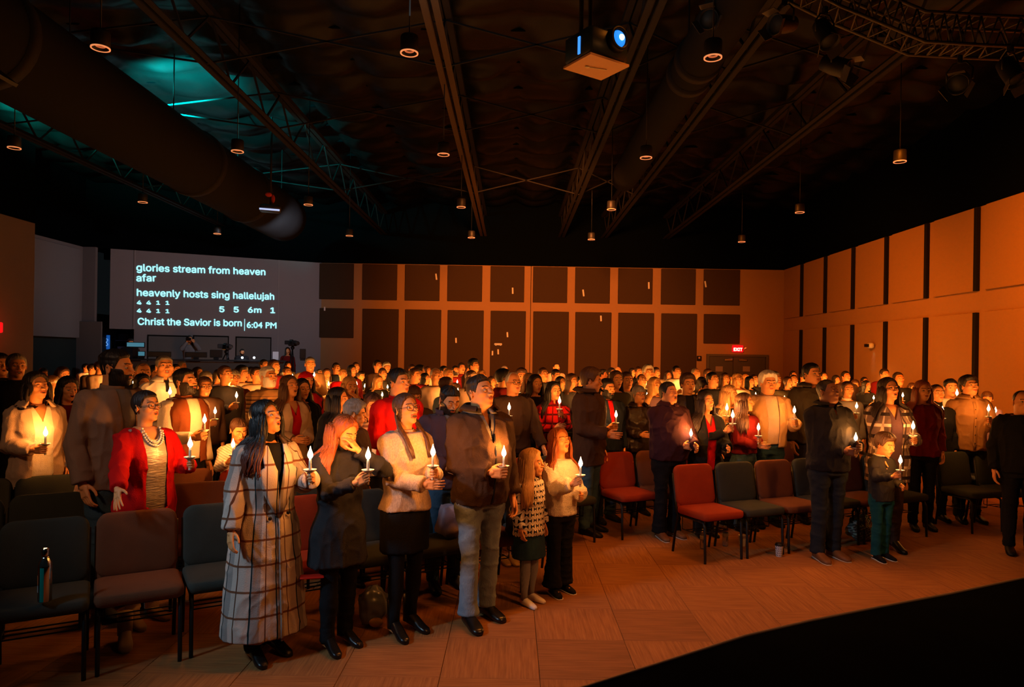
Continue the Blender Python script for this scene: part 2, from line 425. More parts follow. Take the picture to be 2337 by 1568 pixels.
# ------------------------------------------------------------------ people: bodies (normalised to 1.75 m, facing -Y)
def prof(sex, fat, z):
    if sex == 'm':
        Z = [.78, .90, 1.02, 1.15, 1.28, 1.37, 1.435, 1.475, 1.51, 1.57]
        A = [.165, .168, .158, .170, .186, .184, .150, .100, .066, .062]; B = [.115, .122, .118, .122, .130, .124, .105, .080, .062, .060]
    elif sex == 'f':
        Z = [.78, .90, 1.04, 1.17, 1.27, 1.37, 1.43, 1.467, 1.50, 1.57]
        A = [.175, .175, .135, .148, .165, .168, .145, .092, .055, .052]; B = [.120, .120, .100, .118, .136, .112, .095, .072, .055, .052]
    else:
        Z = [.74, .86, 1.0, 1.12, 1.22, 1.30, 1.36, 1.40, 1.43, 1.5]
        A = [.150, .150, .142, .150, .158, .158, .138, .088, .055, .052]; B = [.110, .112, .110, .112, .114, .105, .092, .072, .055, .052]
    a = np.interp(z, Z, A); b = np.interp(z, Z, B); y = np.interp(z, [.8, 1.0, 1.25, 1.4, 1.5], [.01, 0, -.004, .012, .026])
    f = fat * np.exp(-((np.asarray(z) - 1.08) / .20) ** 2)
    return a * (1 + .22 * f + .06 * fat), b * (1 + .55 * f + .06 * fat), y - .05 * f
def torso_rings(sex, fat, zs, off=0.0, flare=None, n=28, k=2.4):
    G = []
    for z in zs:
        a, b, yo = prof(sex, fat, z); fl = np.interp(z, *flare) if flare else 0
        a = a + off + fl; b = b + off + fl * .8
        R = []
        for t in np.linspace(0, 2 * pi, n, endpoint=False):
            ct, st = cos(t), sin(t); q = (abs(ct) ** k + abs(st) ** k) ** (-1 / k)
            R.append((a * q * ct, yo + b * q * st, z))
        G.append(R)
    return np.array(G)

SH = {'m': (.170, .012, 1.395), 'f': (.152, .012, 1.39), 'c': (.142, .01, 1.325)}
def ik(sh, wr, l1, l2, pole):
    sh, wr = Vector(sh), Vector(wr); d = wr - sh; L = min(d.length, (l1 + l2) * .995)
    u = d.normalized(); wr = sh + u * L
    a = (l1 * l1 - l2 * l2 + L * L) / (2 * L); h = math.sqrt(max(l1 * l1 - a * a, 1e-5))
    p = Vector(pole); p = (p - u * p.dot(u)).normalized()
    return sh + u * a + p * h, wr

def hand_mb(kind):
    """wrist at the origin, +X along the hand, +Y out of the palm, +Z on the index-finger side"""
    mb = MB(); zz = [.030, .010, -.010, -.028]; ln = [.92, 1.0, .94, .76]
    mb.capsule((-.05, 0, 0), (.02, 0, 0), .024, .025, 12)
    mb.box((.050, 0, 0), (.085, .026, .076), 0, None, .011)
    mb.capsule((.01, 0, -.012), (.08, 0, -.022), .016, .014, 10); mb.capsule((.01, 0, .012), (.08, 0, .024), .018, .014, 10)
    if kind == 'grip': A = (40, 120, 190); Ls = (.040, .027, .020)
    elif kind == 'relax': A = (14, 40, 66); Ls = (.042, .028, .020)
    elif kind == 'flat': A = (4, 10, 16); Ls = (.044, .030, .022)
    else: A = (18, 62, 100); Ls = (.042, .028, .020)
    for i, z in enumerate(zz):
        p = Vector((.086, .0, z)); spread = {'flat': z * 2.2, 'drape': z * 1.6}.get(kind, z * .4); r = .0092 - .0006 * (i == 3)
        extra = (i - 1.5) * 4 if kind in ('relax', 'drape') else 0
        for a, L in zip(A, Ls):
            a = rad(a + extra); q = p + Vector((cos(a) * cos(spread * 4), sin(a), sin(spread * 4) * .9 if kind != 'grip' else 0)) * L * ln[i]
            mb.capsule(p, q, r, r * .9, 8); p = q; r *= .9
    if kind == 'grip': T = [(.018, .012, .030), (.052, .030, .050), (.084, .036, .053), (.104, .030, .046)]
    elif kind == 'flat': T = [(.018, .004, .026), (.045, .012, .058), (.070, .016, .078), (.088, .016, .088)]
    else: T = [(.018, .010, .026), (.044, .022, .046), (.072, .030, .054), (.094, .034, .054)]
    for k in range(3): mb.capsule(T[k], T[k + 1], .0125 - .0015 * k, .011 - .0015 * k, 8)
    return mb
_hands = {}
def hand(kind, hi):
    if (kind, hi) not in _hands: _hands[(kind, hi)] = remesh(hand_mb(kind), .0032 if hi else .0065, 1)
    return _hands[(kind, hi)]

def shoe_mb(h=.10, top=True, heel=0.0, L=.27, wd=.045):
    mb = MB(); G = []
    for y, a, zt in ((.085, .020, .05), (.078, .034, .085), (.03, .040, .095), (-.04, .042, .080), (-.11, .047, .058), (-.16, .042, .044), (-.188, .024, .032)):
        R = []
        for t in np.linspace(0, 2 * pi, 14, endpoint=False):
            R.append((a * wd / .045 * np.sign(cos(t)) * abs(cos(t)) ** .7, y * L / .27, zt / 2 + (zt / 2) * np.sign(sin(t)) * abs(sin(t)) ** .7 + (heel if y > 0 else heel * max(0, (y + .1) / .1))))
        G.append(R)
    return mb.grid(np.array(G)[::-1], True, True, True)

def to_frame(sex, spec, hi, fat, pose):
    """joint positions of both arms. pose = {'R': (kind, target), 'L': ...}; person's right hand is at -X"""
    out = {}
    for side, sx in (('R', -1), ('L', 1)):
        kind, tgt = pose.get(side, ('down', None))
        s = SH[sex]; sh = Vector((sx * s[0], s[1], s[2])); l1, l2 = (.285, .255) if sex == 'm' else ((.265, .24) if sex == 'f' else (.25, .225))
        pole = Vector((sx * .55, .55, -1))
        if kind == 'down':
            wr = Vector(tgt) if tgt else Vector((sx * (s[0] + .055 + .06 * fat), -.03, s[2] - l1 - l2 + .02)); el, wr = ik(sh, wr, l1, l2, (sx * .4, 1, 0))
            d = (wr - el).normalized(); d = (d + Vector((0, -.15, -.2))).normalized(); up = Vector((0, -1, 0)); hk = 'relax'
        elif kind in ('grip', 'cup'):
            G = Vector(tgt); d = Vector((-sx * .3, -.8, .15)).normalized()
            for _ in range(4):
                up = Vector((0, 0, 1)); up = (up - d * up.dot(d)).normalized(); m = d.cross(up) * (-1 if True else 1)
                m = Vector((-sx * abs(m.x), m.y * (1 if m.x * -sx > 0 else -1), m.z * (1 if m.x * -sx > 0 else -1)))
                wr = G - d * .092 - m * .028; el, wr = ik(sh, wr, l1, l2, pole); d = (wr - el).normalized()
                d = (d + Vector((0, 0, .1))).normalized()
            hk = 'grip' if kind == 'grip' else 'relax'
        elif kind == 'drape':
            el, wr = ik(sh, tgt, l1, l2, (sx, .8, -.2)); d = Vector((sx * .1, -.75, -.6)).normalized(); up = Vector((-sx, 0, 0)); hk = 'drape'
        elif kind == 'face':
            el, wr = ik(sh, tgt, l1, l2, (sx * 1.0, -.4, -.8)); d = (wr - el).normalized(); d = (d + Vector((0, .3, .6))).normalized(); up = Vector((-sx * .9, -.2, .3)); hk = 'relax'
        elif kind == 'reach':
            el, wr = ik(sh, tgt, l1, l2, (sx * .3, .4, -1)); d = (wr - el).normalized(); d = (d + Vector((0, 0, -.45))).normalized(); up = Vector((0, -1, 0)) if abs(d.y) < .8 else Vector((1, 0, 0)); hk = 'flat'
        up = (up - d * up.dot(d)).normalized()
        if kind in ('down',): m = Vector((-sx, 0, 0))
        elif kind == 'drape': m = Vector((0, 0, -1))
        elif kind == 'reach': m = Vector((0, 0, -1))
        elif kind == 'face': m = Vector((0, 1, 0))
        else: m = Vector((-sx, -.0, 0))
        m = (m - d * m.dot(d)); m = (m - up * m.dot(up)).normalized()
        M = Matrix((( d.x, m.x, up.x, wr.x), (d.y, m.y, up.y, wr.y), (d.z, m.z, up.z, wr.z), (0, 0, 0, 1)))
        out[side] = dict(sh=sh, el=el, wr=wr, M=M, hk=hk, grip=wr + d * .092 + m * .028, kind=kind)
    return out

def head_matrix(sex, hy, hp, ht, hs):
    zb = {'m': 1.50, 'f': 1.485, 'c': 1.435}[sex]; hc = 1.75 - .135 * hs
    piv = Vector((0, .03, hc - .10 * hs))
    R = Matrix.Rotation(rad(hy), 4, 'Z') @ Matrix.Rotation(rad(ht), 4, 'Y') @ Matrix.Rotation(rad(-hp), 4, 'X')
    return Matrix.Translation(piv) @ R @ Matrix.Scale(hs, 4) @ Matrix.Translation((0, -.03 + .0, .10)), Matrix.Translation(piv) @ Matrix.Rotation(rad(hy), 4, 'Z') @ Matrix.Scale(hs, 4) @ Matrix.Translation((0, -.03, .10))

def legs_path(sex, stance=0.0):
    hz = .90 if sex != 'c' else .86; kx = .098 if sex == 'm' else .085
    P = []
    for sx in (-1, 1):
        fy = sx * stance
        P.append([Vector((sx * .088, .0, hz)), Vector((sx * kx, -.012 + fy * .5, .49)), Vector((sx * kx * 1.05, .02 + fy, .09))])
    return P

def body_mb(sex, fat, head, arms, HM, hi, stance=0, legskin=True):
    mb = MB(); mb.merge(head, HM)
    mb.grid(torso_rings(sex, fat, np.linspace(.84, 1.47 if sex != 'c' else 1.42, 12), -.014, n=20), True, True, True)
    for s in ('R', 'L'):
        a = arms[s]; r = .034 if sex == 'm' else .029
        mb.capsule(a['sh'], a['el'], .040, r, 10); mb.capsule(a['el'], a['wr'], r, .024, 10)
        M = a['M'] @ Matrix.Scale(1.0 if sex == 'm' else .9, 4)
        mb.merge(hand(a['hk'], hi), M, 0)
    for p in legs_path(sex, stance):
        mb.capsule(p[0], p[1], .070 if sex == 'm' else .066, .048, 12); mb.capsule(p[1], p[2], .048, .034, 12)
        mb.capsule(p[2] + Vector((0, .03, -.04)), p[2] + Vector((0, -.12, -.055)), .03, .026, 10)
    return mb

def sleeve(mb, a, r0, r1, r2, n=14, upto=1.0, puff=0):
    sh, el, wr = a['sh'], a['el'], a['wr']; w2 = el.lerp(wr, upto)
    u = (el - sh).normalized(); v = (w2 - el).normalized(); P, R = [], []
    P.append(sh - u * .03 + Vector((0, 0, .0))); R.append(r0 * .75); P.append(sh); R.append(r0)
    for t in (.3, .6, .85): P.append(sh.lerp(el, t)); R.append(r0 + (r1 - r0) * t + puff * .5 * sin(t * pi))
    P.append(el + (v * -.01 + u * .01)); R.append(r1 * 1.04)
    for t in (.15, .45, .75, 1.0): P.append(el.lerp(w2, t)); R.append(r1 + (r2 - r1) * t + puff * sin(t * pi))
    mb.tube(P, R, n)

def push_out(V, sex, fat, off):         # hair stays outside the shoulders and chest
    z = V[:, 2]; zz = np.clip(z, .8, 1.47); a, b, yo = prof(sex, fat, zz); a = a + off; b = b + off
    q = (np.abs(V[:, 0] / a) ** 2.4 + np.abs((V[:, 1] - yo) / b) ** 2.4) ** (1 / 2.4)
    s = np.where((q < 1) & (z < 1.46), 1 / np.maximum(q, .2), 1.0)
    V = V.copy(); V[:, 0] *= s; V[:, 1] = yo + (V[:, 1] - yo) * s; return V

def curtain(sex, HY, L, gap, wave, hi, off, fat, seed=0, rx=.092, ry=.108, z0=.05):
    n = 64 if hi else 26; m = 22 if hi else 10; G = []
    for lay in (0, 1):
        for i in range(m):
            t = i / (m - 1); z = z0 - t * (L + z0); row = []; tp = .84 + .16 * min(1, t / .12)
            g0 = rad(gap) * (1 - .25 * sin(min(1, t * 1.6) * pi)) ; fl = 1 + .20 * t
            for j in range(n):
                a = g0 + (2 * pi - 2 * g0) * j / (n - 1)
                e = wave * sin(a * 13 + seed) * sin(t * 9 + a * 3) * t + .004 * sin(a * 41 + seed)
                rr = 1 + (e - (.012 if lay else 0)) / .1
                zz = z + (.03 * sin(a * 17 + seed) * t if i == m - 1 else 0)
                row.append((rx * sin(a) * rr * fl * tp, .012 - ry * cos(a) * rr * (1 + .05 * t) * tp, zz))
            G.append(row)
    G = np.array(G); out = G[:m]; inn = G[m:]
    mb = MB(); full = np.concatenate([out, inn[:, ::-1]], axis=1)
    mb.grid(full, True, True, True)
    V = mb.verts(); A = np.array(HY); V = V @ A[:3, :3].T + A[:3, 3]
    mb.v = [push_out(V, sex, fat, off)]
    return mb

def locks(sex, HY, L, wave, n, off, fat, seed=0, amin=62, rx=.098, ry=.116, r=.010):
    mb = MB(); R = random.Random(seed); A = np.array(HY)
    for k in range(n):
        a = rad(R.uniform(amin, 360 - amin)); ln = L * R.uniform(.8, 1.08); ph = R.uniform(0, 6.3); zz = R.uniform(-.02, .05); P = []
        fq = R.uniform(14, 22)
        for i in range(11):
            t = i / 10; wv = wave * t * (sin(t * fq + ph)); w2 = wave * t * cos(t * fq + ph)
            f = (.86 + .14 * min(1, t / .15)) * (1 + .16 * t + R.uniform(-.03, .03) * t)
            P.append(((rx * f + w2 * .5) * sin(a + wv * 2), .012 - (ry * (1 + .03 * t) + w2 * .5) * cos(a + wv * 2), zz - t * (ln + zz)))
        P = np.array(P) @ A[:3, :3].T + A[:3, 3]; P = push_out(P, sex, fat, off + .006)
        rr = [r * (.7 + .6 * sin(min(1, i / 10 * 1.2) * pi)) for i in range(10)] + [.002]
        mb.tube(P, rr, 6)
    return mb

def patch(sex, fat, off, rows, thick=.006, nx=6, k=2.4, flare=None, mi=0):
    """a strip lying on the garment: rows of (z, x_left, x_right, extra_off) on the front (y<0)"""
    G = []
    for lay in (0, 1):
        for z, xl, xr, eo in rows:
            a, b, yo = prof(sex, fat, z); fl = np.interp(z, *flare) if flare else 0
            a = a + off + fl; b = b + off + fl * .8; row = []
            for x in np.linspace(xl, xr, nx):
                q = max(0, 1 - abs(x / a) ** k) ** (1 / k)
                row.append((x, yo - b * q - eo - (0 if lay else thick), z))
            G.append(row)
    G = np.array(G); m = len(rows)
    full = np.concatenate([G[:m], G[m:][:, ::-1]], axis=1)
    return MB().grid(full, True, True, True, mi)
# ------------------------------------------------------------------ people: clothes and assembly
def top_mb(sex, fat, arms, off, hem, vox, flare=None, wr=0.0, puff=0.0, sleeves=True, sl=1.0, cuff=0.0, neck=None, seed=0, smooth=2, k=2.4):
    ztop = neck or (1.47 if sex == 'm' else 1.455 if sex == 'f' else 1.405)
    mb = MB(); mb.grid(torso_rings(sex, fat, np.linspace(hem, ztop, 22), off, flare, k=k), True, True, True)
    big = 1.0 if sex == 'm' else (.86 if sex == 'f' else .80)
    if sleeves:
        for s in ('R', 'L'):
            a = arms[s]
            mb.ell(a['sh'] + Vector((0, 0, -.012)), (.062 * big + off, .066 * big + off, .060 * big + off), 14, 10)
            sleeve(mb, a, (.060 + .01 * fat) * big + off, .047 * big + off, .034 * big + off + cuff, 16, sl, puff)
    return remesh(mb, vox, smooth, wr, seed=seed)

def cut_front(mb, sex, fat, off, gap, back=False):
    """leave a garment open: drop the faces of its front between the two edges given as (z, x_left, x_right)"""
    V = mb.verts(); Z = [g[0] for g in gap]; keep = []; cut = set()
    for q in mb.f:
        c = V[list(q)].mean(0); a, b, yo = prof(sex, fat, c[2])
        e = (abs(c[0]) / (a + off)) ** 2.2 + (abs(c[1] - yo) / (b + off)) ** 2.2
        xl = np.interp(c[2], Z, [g[1] for g in gap]); xr = np.interp(c[2], Z, [g[2] for g in gap])
        if c[1] < yo and Z[0] < c[2] < Z[-1] and xl < c[0] < xr and e < 1.30: cut.update(q); continue
        keep.append(q)
    used = set(i for q in keep for i in q)
    for i in cut & used:                # the cut edge follows the line exactly
        z = V[i][2]; xl = np.interp(z, Z, [g[1] for g in gap]); xr = np.interp(z, Z, [g[2] for g in gap])
        if Z[0] + .01 < z < Z[-1] - .01: V[i][0] = xl if abs(V[i][0] - xl) < abs(V[i][0] - xr) else xr
    return MB().add(V, keep)

def pants_mb(sex, fat, vox, off=.012, waist=None, stance=0.0, ank=.06, wr=.006, seed=0, knee=.02, wide=0):
    mb = MB(); hz = .90 if sex != 'c' else .86; top = waist or (hz + .12)
    mb.grid(torso_rings(sex, fat * .6, np.linspace(hz - .09, top, 8), off - .006, n=24), True, True, True)
    kk = 1.0 if sex == 'm' else .92 if sex == 'f' else .86
    for p in legs_path(sex, stance):
        P = [p[0] + Vector((0, 0, .03)), p[0] + Vector((0, 0, -.08)), p[0].lerp(p[1], .5), p[1], p[1].lerp(p[2], .4), p[1].lerp(p[2], .8), Vector((p[2].x, p[2].y, ank))]
        R = [.085 * kk + off, .090 * kk + off + .02 * fat, .075 * kk + off, .055 * kk + off, .058 * kk + off, .045 * kk + off + wide, .047 * kk + off + wide * 1.5]
        mb.tube(P, R, 18)
    return remesh(mb, vox, 2, wr, (7, 7, 13), seed)

def skirt_mb(sex, fat, z0, z1, off, flare, vox=.012, wr=.004, k=2.3):
    return remesh(MB().grid(torso_rings(sex, fat, np.linspace(z0, z1, 16), off, flare, k=k), True, True, True), vox, 2, wr, (10, 10, 3))

def collar_mb(sex, z0, z1, r0, r1, gap=0.0, thick=.008, yo=.02, fold=0.0, n=36, droop=0.0):
    """a collar standing round the neck; gap = half opening angle at the front; fold turns its edge down"""
    g = rad(gap); prof_ = [(r0, z0), ((r0 + r1) / 2, (z0 + z1) / 2), (r1, z1)]
    if fold: prof_ += [(r1 + .010, z1 + .004), (r1 + .026 + fold * .3, z1 - fold * .6), (r1 + .032 + fold * .5, z1 - fold)]
    inn = [(r - thick, z) for r, z in prof_][::-1]
    if fold: inn = [(r1 + .012 + fold * .3, z1 - fold), (r1 + .004, z1 - .012), (r1 - thick, z1 - .004), (r0 - thick, z0)]
    pr = prof_ + inn; G = []
    for j in range(n):
        a = g + (2 * pi - 2 * g) * j / ((n - 1) if gap else n)
        G.append([(r * sin(a) * 1.04, yo - r * cos(a) * 1.0, z - droop * (0.5 + 0.5 * cos(a)) + .018 * (.5 - .5 * cos(a))) for r, z in pr])
    G = np.array(G); mb = MB()
    if gap: mb.grid(G, True, True, True)
    else: mb.grid(np.concatenate([G, G[:1]]), True)
    return mb

def glasses_mb(big=False, cat=False):
    mb = MB(); w, h = (.025, .019) if big else (.023, .016)
    for sx in (-1, 1):
        P = []
        for t in np.linspace(0, 2 * pi, 21):
            q = (abs(cos(t)) ** 2.6 + abs(sin(t)) ** 2.6) ** (-1 / 2.6)
            x = w * q * cos(t); P.append((sx * .032 + x, -.100 + abs(sx * .032 + x) ** 2 * 3.5, .002 + h * q * sin(t) + (.006 if cat and x * sx > .012 and sin(t) > 0 else 0)))
        mb.tube(P, .0020, 6)
        mb.tube([(sx * .056, -.088, .006), (sx * .076, -.05, .006), (sx * .082, .0, .004), (sx * .080, .02, -.012)], .0017, 6)
    mb.tube([(-.011, -.101, .004), (0, -.104, .008), (.011, -.101, .004)], .002, 6)
    return mb
LENS = mat('spectacle_lens', (0.9, 0.9, 0.9), rough=0.02, alpha=1, trans=1.0, spec=0.5)

DARKG = mat('glasses_frame', lin((20, 18, 18)), rough=0.3, spec=0.6)
PEARL = mat('pearl', lin((230, 220, 205)), rough=0.15, spec=0.7)
METALW = mat('chrome', lin((200, 200, 200)), rough=0.15, metal=1)

# ---- candles
_c = MB().lathe([(.0085, -.045), (.0092, -.04), (.0088, .08), (.0078, .112), (.003, .115)], n=14)
ME_STICK = _c.mesh('stick', WAX)
ME_CUP = MB().grid(np.array([[(r * cos(a), r * sin(a), z) for a in np.linspace(0, 2 * pi, 24, endpoint=False)] for r, z in
        ((.009, .030), (.012, .031), (.026, .036), (.040, .050), (.0405, .051), (.039, .0505), (.026, .0385), (.012, .034), (.009, .034))]), True).mesh('drip_guard', PAPER)
ME_WICK = MB().tube([(0, 0, .112), (.001, 0, .120), (.002, 0, .124)], .0011, 6).mesh('wick', BLACKP)
ME_FLAME = MB().lathe([(.002, .114), (.0105, .121), (.0160, .132), (.0170, .142), (.0135, .155), (.0080, .168), (.0035, .182), (.0006, .194)], n=14).mesh('flame', FLAME)
CANDLE_L = bpy.data.lights.new('candle_light', 'POINT'); CANDLE_L.energy = CANDLE_W; CANDLE_L.color = CANDLE_C; CANDLE_L.shadow_soft_size = 0.02
NC = [0]
def candle(G, label, tilt=(0, 0), lit=True):
    o = empty('candle', G, 0, label, 'candle', 'hand-held candles'); o.rotation_euler = (tilt[0], tilt[1], random.uniform(0, 6))
    link('stick', ME_STICK, o); link('drip_guard', ME_CUP, o)
    if lit:
        link('wick', ME_WICK, o); link('flame', ME_FLAME, o)
        l = link('candle_light', CANDLE_L, o); l.location = (0, 0, .205)
    NC[0] += 1
    return o

def place(x, yt, s, H=None):
    """root position of a standing figure from its head in the photograph and its pixels per metre"""
    y = F / s; P = U(x, yt, y); return Vector((P.x, P.y, 0)), (H or min(max(P.z, .9), 2.02))
def turned(x, yaw): return yaw - math.degrees(math.atan((x - PX0) / F))

def seek(RM, sc_, sex, px, py, y0, sides):
    best = None; inv = RM.inverted()
    for side in sides:
        sx = -1 if side == 'R' else 1; s = Vector((sx * SH[sex][0], SH[sex][1], SH[sex][2]))
        for y in np.linspace(y0 - .95, y0 + .15, 90):
            Pw = U(px, py, y) - Vector((0, 0, .145)); g = inv @ Pw; d = (g - s).length
            c = abs(d - .45) + max(0, g.y + .24) * 4 + max(0, d - .56) * 8 + max(0, sx * -g.x - .12) * .5
            if best is None or c < best[0]: best = (c, side, g, Pw)
    return best

SKM = [SKIN, LIP, BROW, EYEW, IRIS, MOUTH, TEETH]
def person(label, short, x, yt, s, yaw, sex='m', H=None, fat=0.0, hy=0, hp=0, ht=0, hair=('short', 'dark'), top=None, bottom=None, R=('down', None), L=('down', None),
           hs=None, mouth=0.0, smile=0.0, beard=None, acc=(), shoes=None, stance=.03, gaze=(0, 0), closed=False, dark=False, seed=0, hi=True, foot=None, extra=None, jit=None):
    p0, H = place(x, yt, s, H)
    if foot: p0 = Vector((foot[0], foot[1], 0))
    yaw = turned(x, yaw); PEOPLE.append((p0.x, p0.y)); k = H / 1.75; root = empty('person', p0, rad(yaw), label, 'person', scale=k)
    RM = Matrix.Translation(p0) @ Matrix.Rotation(rad(yaw), 4, 'Z') @ Matrix.Scale(k, 4)
    hs = hs or {'m': 1.03, 'f': 1.0, 'c': 1.0}[sex] * (1.0 if sex != 'c' else max(1.0, 1.75 / H * .92)); cpos = []
    pose = {}
    for side, sp in (('R', R), ('L', L)):
        kind, t = sp[0], sp[1]
        if kind == 'grip' and len(t) == 2:
            b = seek(RM, k, sex, t[0], t[1], p0.y, [side]); pose[side] = ('grip', b[2]); cpos.append((side, b[3]))
        elif kind == 'reachpx': pose[side] = ('reach', RM.inverted() @ UZ(*t))
        else: pose[side] = (kind, t)
    arms = to_frame(sex, sp, hi, fat, pose)
    HM, HY = head_matrix(sex, hy, hp, ht, hs)
    mats = [SKIN_D, LIP_D] + SKM[2:] if dark else SKM
    body = body_mb(sex, fat, head_mb(sex, fat, mouth, smile, hi, gaze, closed), arms, HM, hi, stance)
    part('body', body, mats, root)
    V = .0105 if hi else .020
    # hair
    st, hc = hair; hm = HAIR[hc] if isinstance(hc, str) else hc
    if st:
        cap = {'wavylong': 'long', 'straight': 'long', 'ponytail': 'tied'}.get(st, st)
        hb = MB().merge(hair_mb(sex, fat, cap, hi, seed=seed), HM); toff = (top or {}).get('off', .015) + .008
        if st in ('long', 'straight', 'bob', 'wavylong'):
            L_ = {'bob': .17, 'long': .34, 'straight': .38, 'wavylong': .36}[st]; wv = {'wavylong': .016, 'long': .008}.get(st, .002)
            hb.merge(curtain(sex, HY, L_ * .92, {'bob': 64, 'straight': 70}.get(st, 68), wv * .6, hi, toff, fat, seed))
            if hi: hb.merge(locks(sex, HY, L_, wv, 120 if st != 'bob' else 70, toff, fat, seed, amin=62))
        if st == 'ponytail':
            hb.merge(locks(sex, HY, .30, .006, 40, toff, fat, seed, amin=158, rx=.05, ry=.135))
        if st == 'twotails':
            for sgn in (0, 1):
                hb.merge(locks(sex, HY, .27, .004, 30, toff, fat, seed + sgn, amin=62).add(np.zeros((0, 3)), []))
        part('hair', hb, hm, root)
    if beard: part('beard', MB().merge(beard_mb(sex, fat, hi), HM), HAIR[beard], root)
    # top
    t = top or {}; off = t.get('off', .015) * .84; m = t['m']; ns = {}
    flare = t.get('flare'); hem = t.get('hem', .86 if sex != 'c' else .80)
    tm = top_mb(sex, fat, arms, off, hem, V, flare, t.get('wr', .009 if hi else .004), t.get('puff', 0), t.get('sleeves', True), t.get('sl', .97), t.get('cuff', 0), t.get('neck'), seed)
    if t.get('gap'):
        tm = cut_front(tm, sex, fat, off, t['gap'])
        im = top_mb(sex, fat, arms, off - .011, t.get('ihem', hem + .03), V, None, .003, sleeves=t.get('isl', False), sl=.97, neck=t.get('ineck'))
        if t.get('vneck'): im = cut_front(im, sex, fat, off - .011, t['vneck'])
        part(t.get('iname', 'shirt'), im, t['im'], root)
    elif t.get('vneck'): tm = cut_front(tm, sex, fat, off, t['vneck'])
    part(t.get('name', 'sweater'), tm, m, root)
    for c in t.get('collars', ()):
        part(c.get('name', 'collar'), collar_mb(sex, *c['a'], **{q: c[q] for q in c if q not in ('a', 'm', 'name')}), c.get('m', m), root)
    for nm, mm, rows, kw in t.get('patches', ()):
        part(nm, patch(sex, fat, kw.pop('off', off), rows, **kw), mm, root)
    b = bottom or {}
    if b.get('k', 'pants') == 'pants':
        part(b.get('name', 'trousers'), pants_mb(sex, fat, V * 1.1, b.get('off', .012), b.get('waist'), stance, b.get('ank', .06), b.get('wr', .0055), seed, wide=b.get('wide', 0)), b['m'], root)
    else:
        part(b.get('name', 'skirt'), skirt_mb(sex, fat, b['z'][0], b['z'][1], b.get('off', .02), b.get('flare')), b['m'], root)
        if b.get('lm'):
            lg = MB()
            for p in legs_path(sex, stance):
                kk = .98 if sex == 'f' else .96
                lg.tube([p[0], p[0].lerp(p[1], .5), p[1], p[1].lerp(p[2], .35), p[1].lerp(p[2], .8), p[2] + Vector((0, 0, -.03))], [.09 * kk, .075 * kk, .055 * kk, .060 * kk, .040 * kk, .038 * kk], 16)
            part(b.get('lname', 'tights'), lg, b['lm'], root)
    sh = shoes or dict(m=BLACKP); 
    for sx, p in zip((-1, 1), legs_path(sex, stance)):
        g = shoe_mb(L=sh.get('L', .28 if sex == 'm' else .25), wd=sh.get('wd', .045 if sex == 'm' else .038), heel=sh.get('heel', 0))
        if sh.get('boot'): g.tube([(0, .045, .05), (0, .05, .12), (0, .045, sh['boot'])], [.046, .044, .052], 14)
        part('shoe', MB().merge(g, Matrix.Translation((p[2].x, p[2].y - .03, 0)) @ Matrix.Rotation(sx * rad(7), 4, 'Z')), sh['m'], root)
        if sh.get('sole'): part('sole', MB().merge(shoe_mb(L=sh.get('L', .28) + .008, wd=.047), Matrix.Translation((p[2].x, p[2].y - .03, 0)) @ Matrix.Rotation(sx * rad(7), 4, 'Z') @ Matrix.Diagonal((1, 1, .22, 1))), sh['sole'], root)
    if 'glasses' in acc or 'bigglasses' in acc: part('glasses', MB().merge(glasses_mb('bigglasses' in acc, 'bigglasses' in acc), HM), DARKG, root)
    if 'foreglasses' in acc: part('glasses', MB().merge(glasses_mb(), HM @ Matrix.Translation((0, .022, .058)) @ Matrix.Rotation(rad(-25), 4, 'X')), DARKG, root)
    if 'beanie' in acc: part('beanie', MB().merge(cap_shell(sex, fat, (.045, .03, -.02, -.04), .020, hi), HM), t['hat'], root)
    if 'cap' in acc:
        cp = cap_shell(sex, fat, (.052, .048, .02, .0), .012, hi)
        cp.merge(MB().ell((0, -.118, .062), (.060, .060, .006), 16, 6)); part('cap', MB().merge(cp, HM), t['hat'], root)
    if 'hood' in acc:
        g = MB(); n = 26
        G = []
        for lay in (0, 1):
            for i in range(12):
                q = i / 11; row = []                       # from the face opening to the back of the skull
                for a in np.linspace(-pi * .80, pi * .80, 30):
                    rx = .098 - .012 * lay + .012 * sin(q * pi); rz = .128 - .012 * lay + .006 * sin(q * pi)
                    s_ = math.sqrt(max(0, 1 - q ** 2.6)) if q > 0 else 1
                    row.append((rx * sin(a) * s_, -.055 + q * .195 - (.0 if q else .012 * cos(a)), -.008 + rz * cos(a) * s_ - (.03 * q if abs(a) > 1.6 else 0)))
                G.append(row)
        G = np.array(G); full = np.concatenate([G[:12], G[12:][::-1]], axis=0)
        g.grid(full, False); g.tube([G[0][j] for j in range(30)], .010, 8)
        part('hood', MB().merge(g, HM), m, root)
    if extra: extra(root, arms, HM, off)
    for side, pw in cpos:
        a = arms[side]; G = RM @ a['grip']
        candle(G, 'lit white candle in the hand of the ' + short)
    return root, arms, RM

def buttons(root, sex, fat, off, pts, m, r=.011, flare=None):
    for x, z in pts:
        a, b, yo = prof(sex, fat, z); fl = np.interp(z, *flare) if flare else 0
        y = yo - (b + off + fl * .8) * max(0, 1 - abs(x / (a + off + fl)) ** 2.4) ** (1 / 2.4)
        part('button', MB().ell((x, y - .006, z), (r, .006, r), 12, 6), m, root)
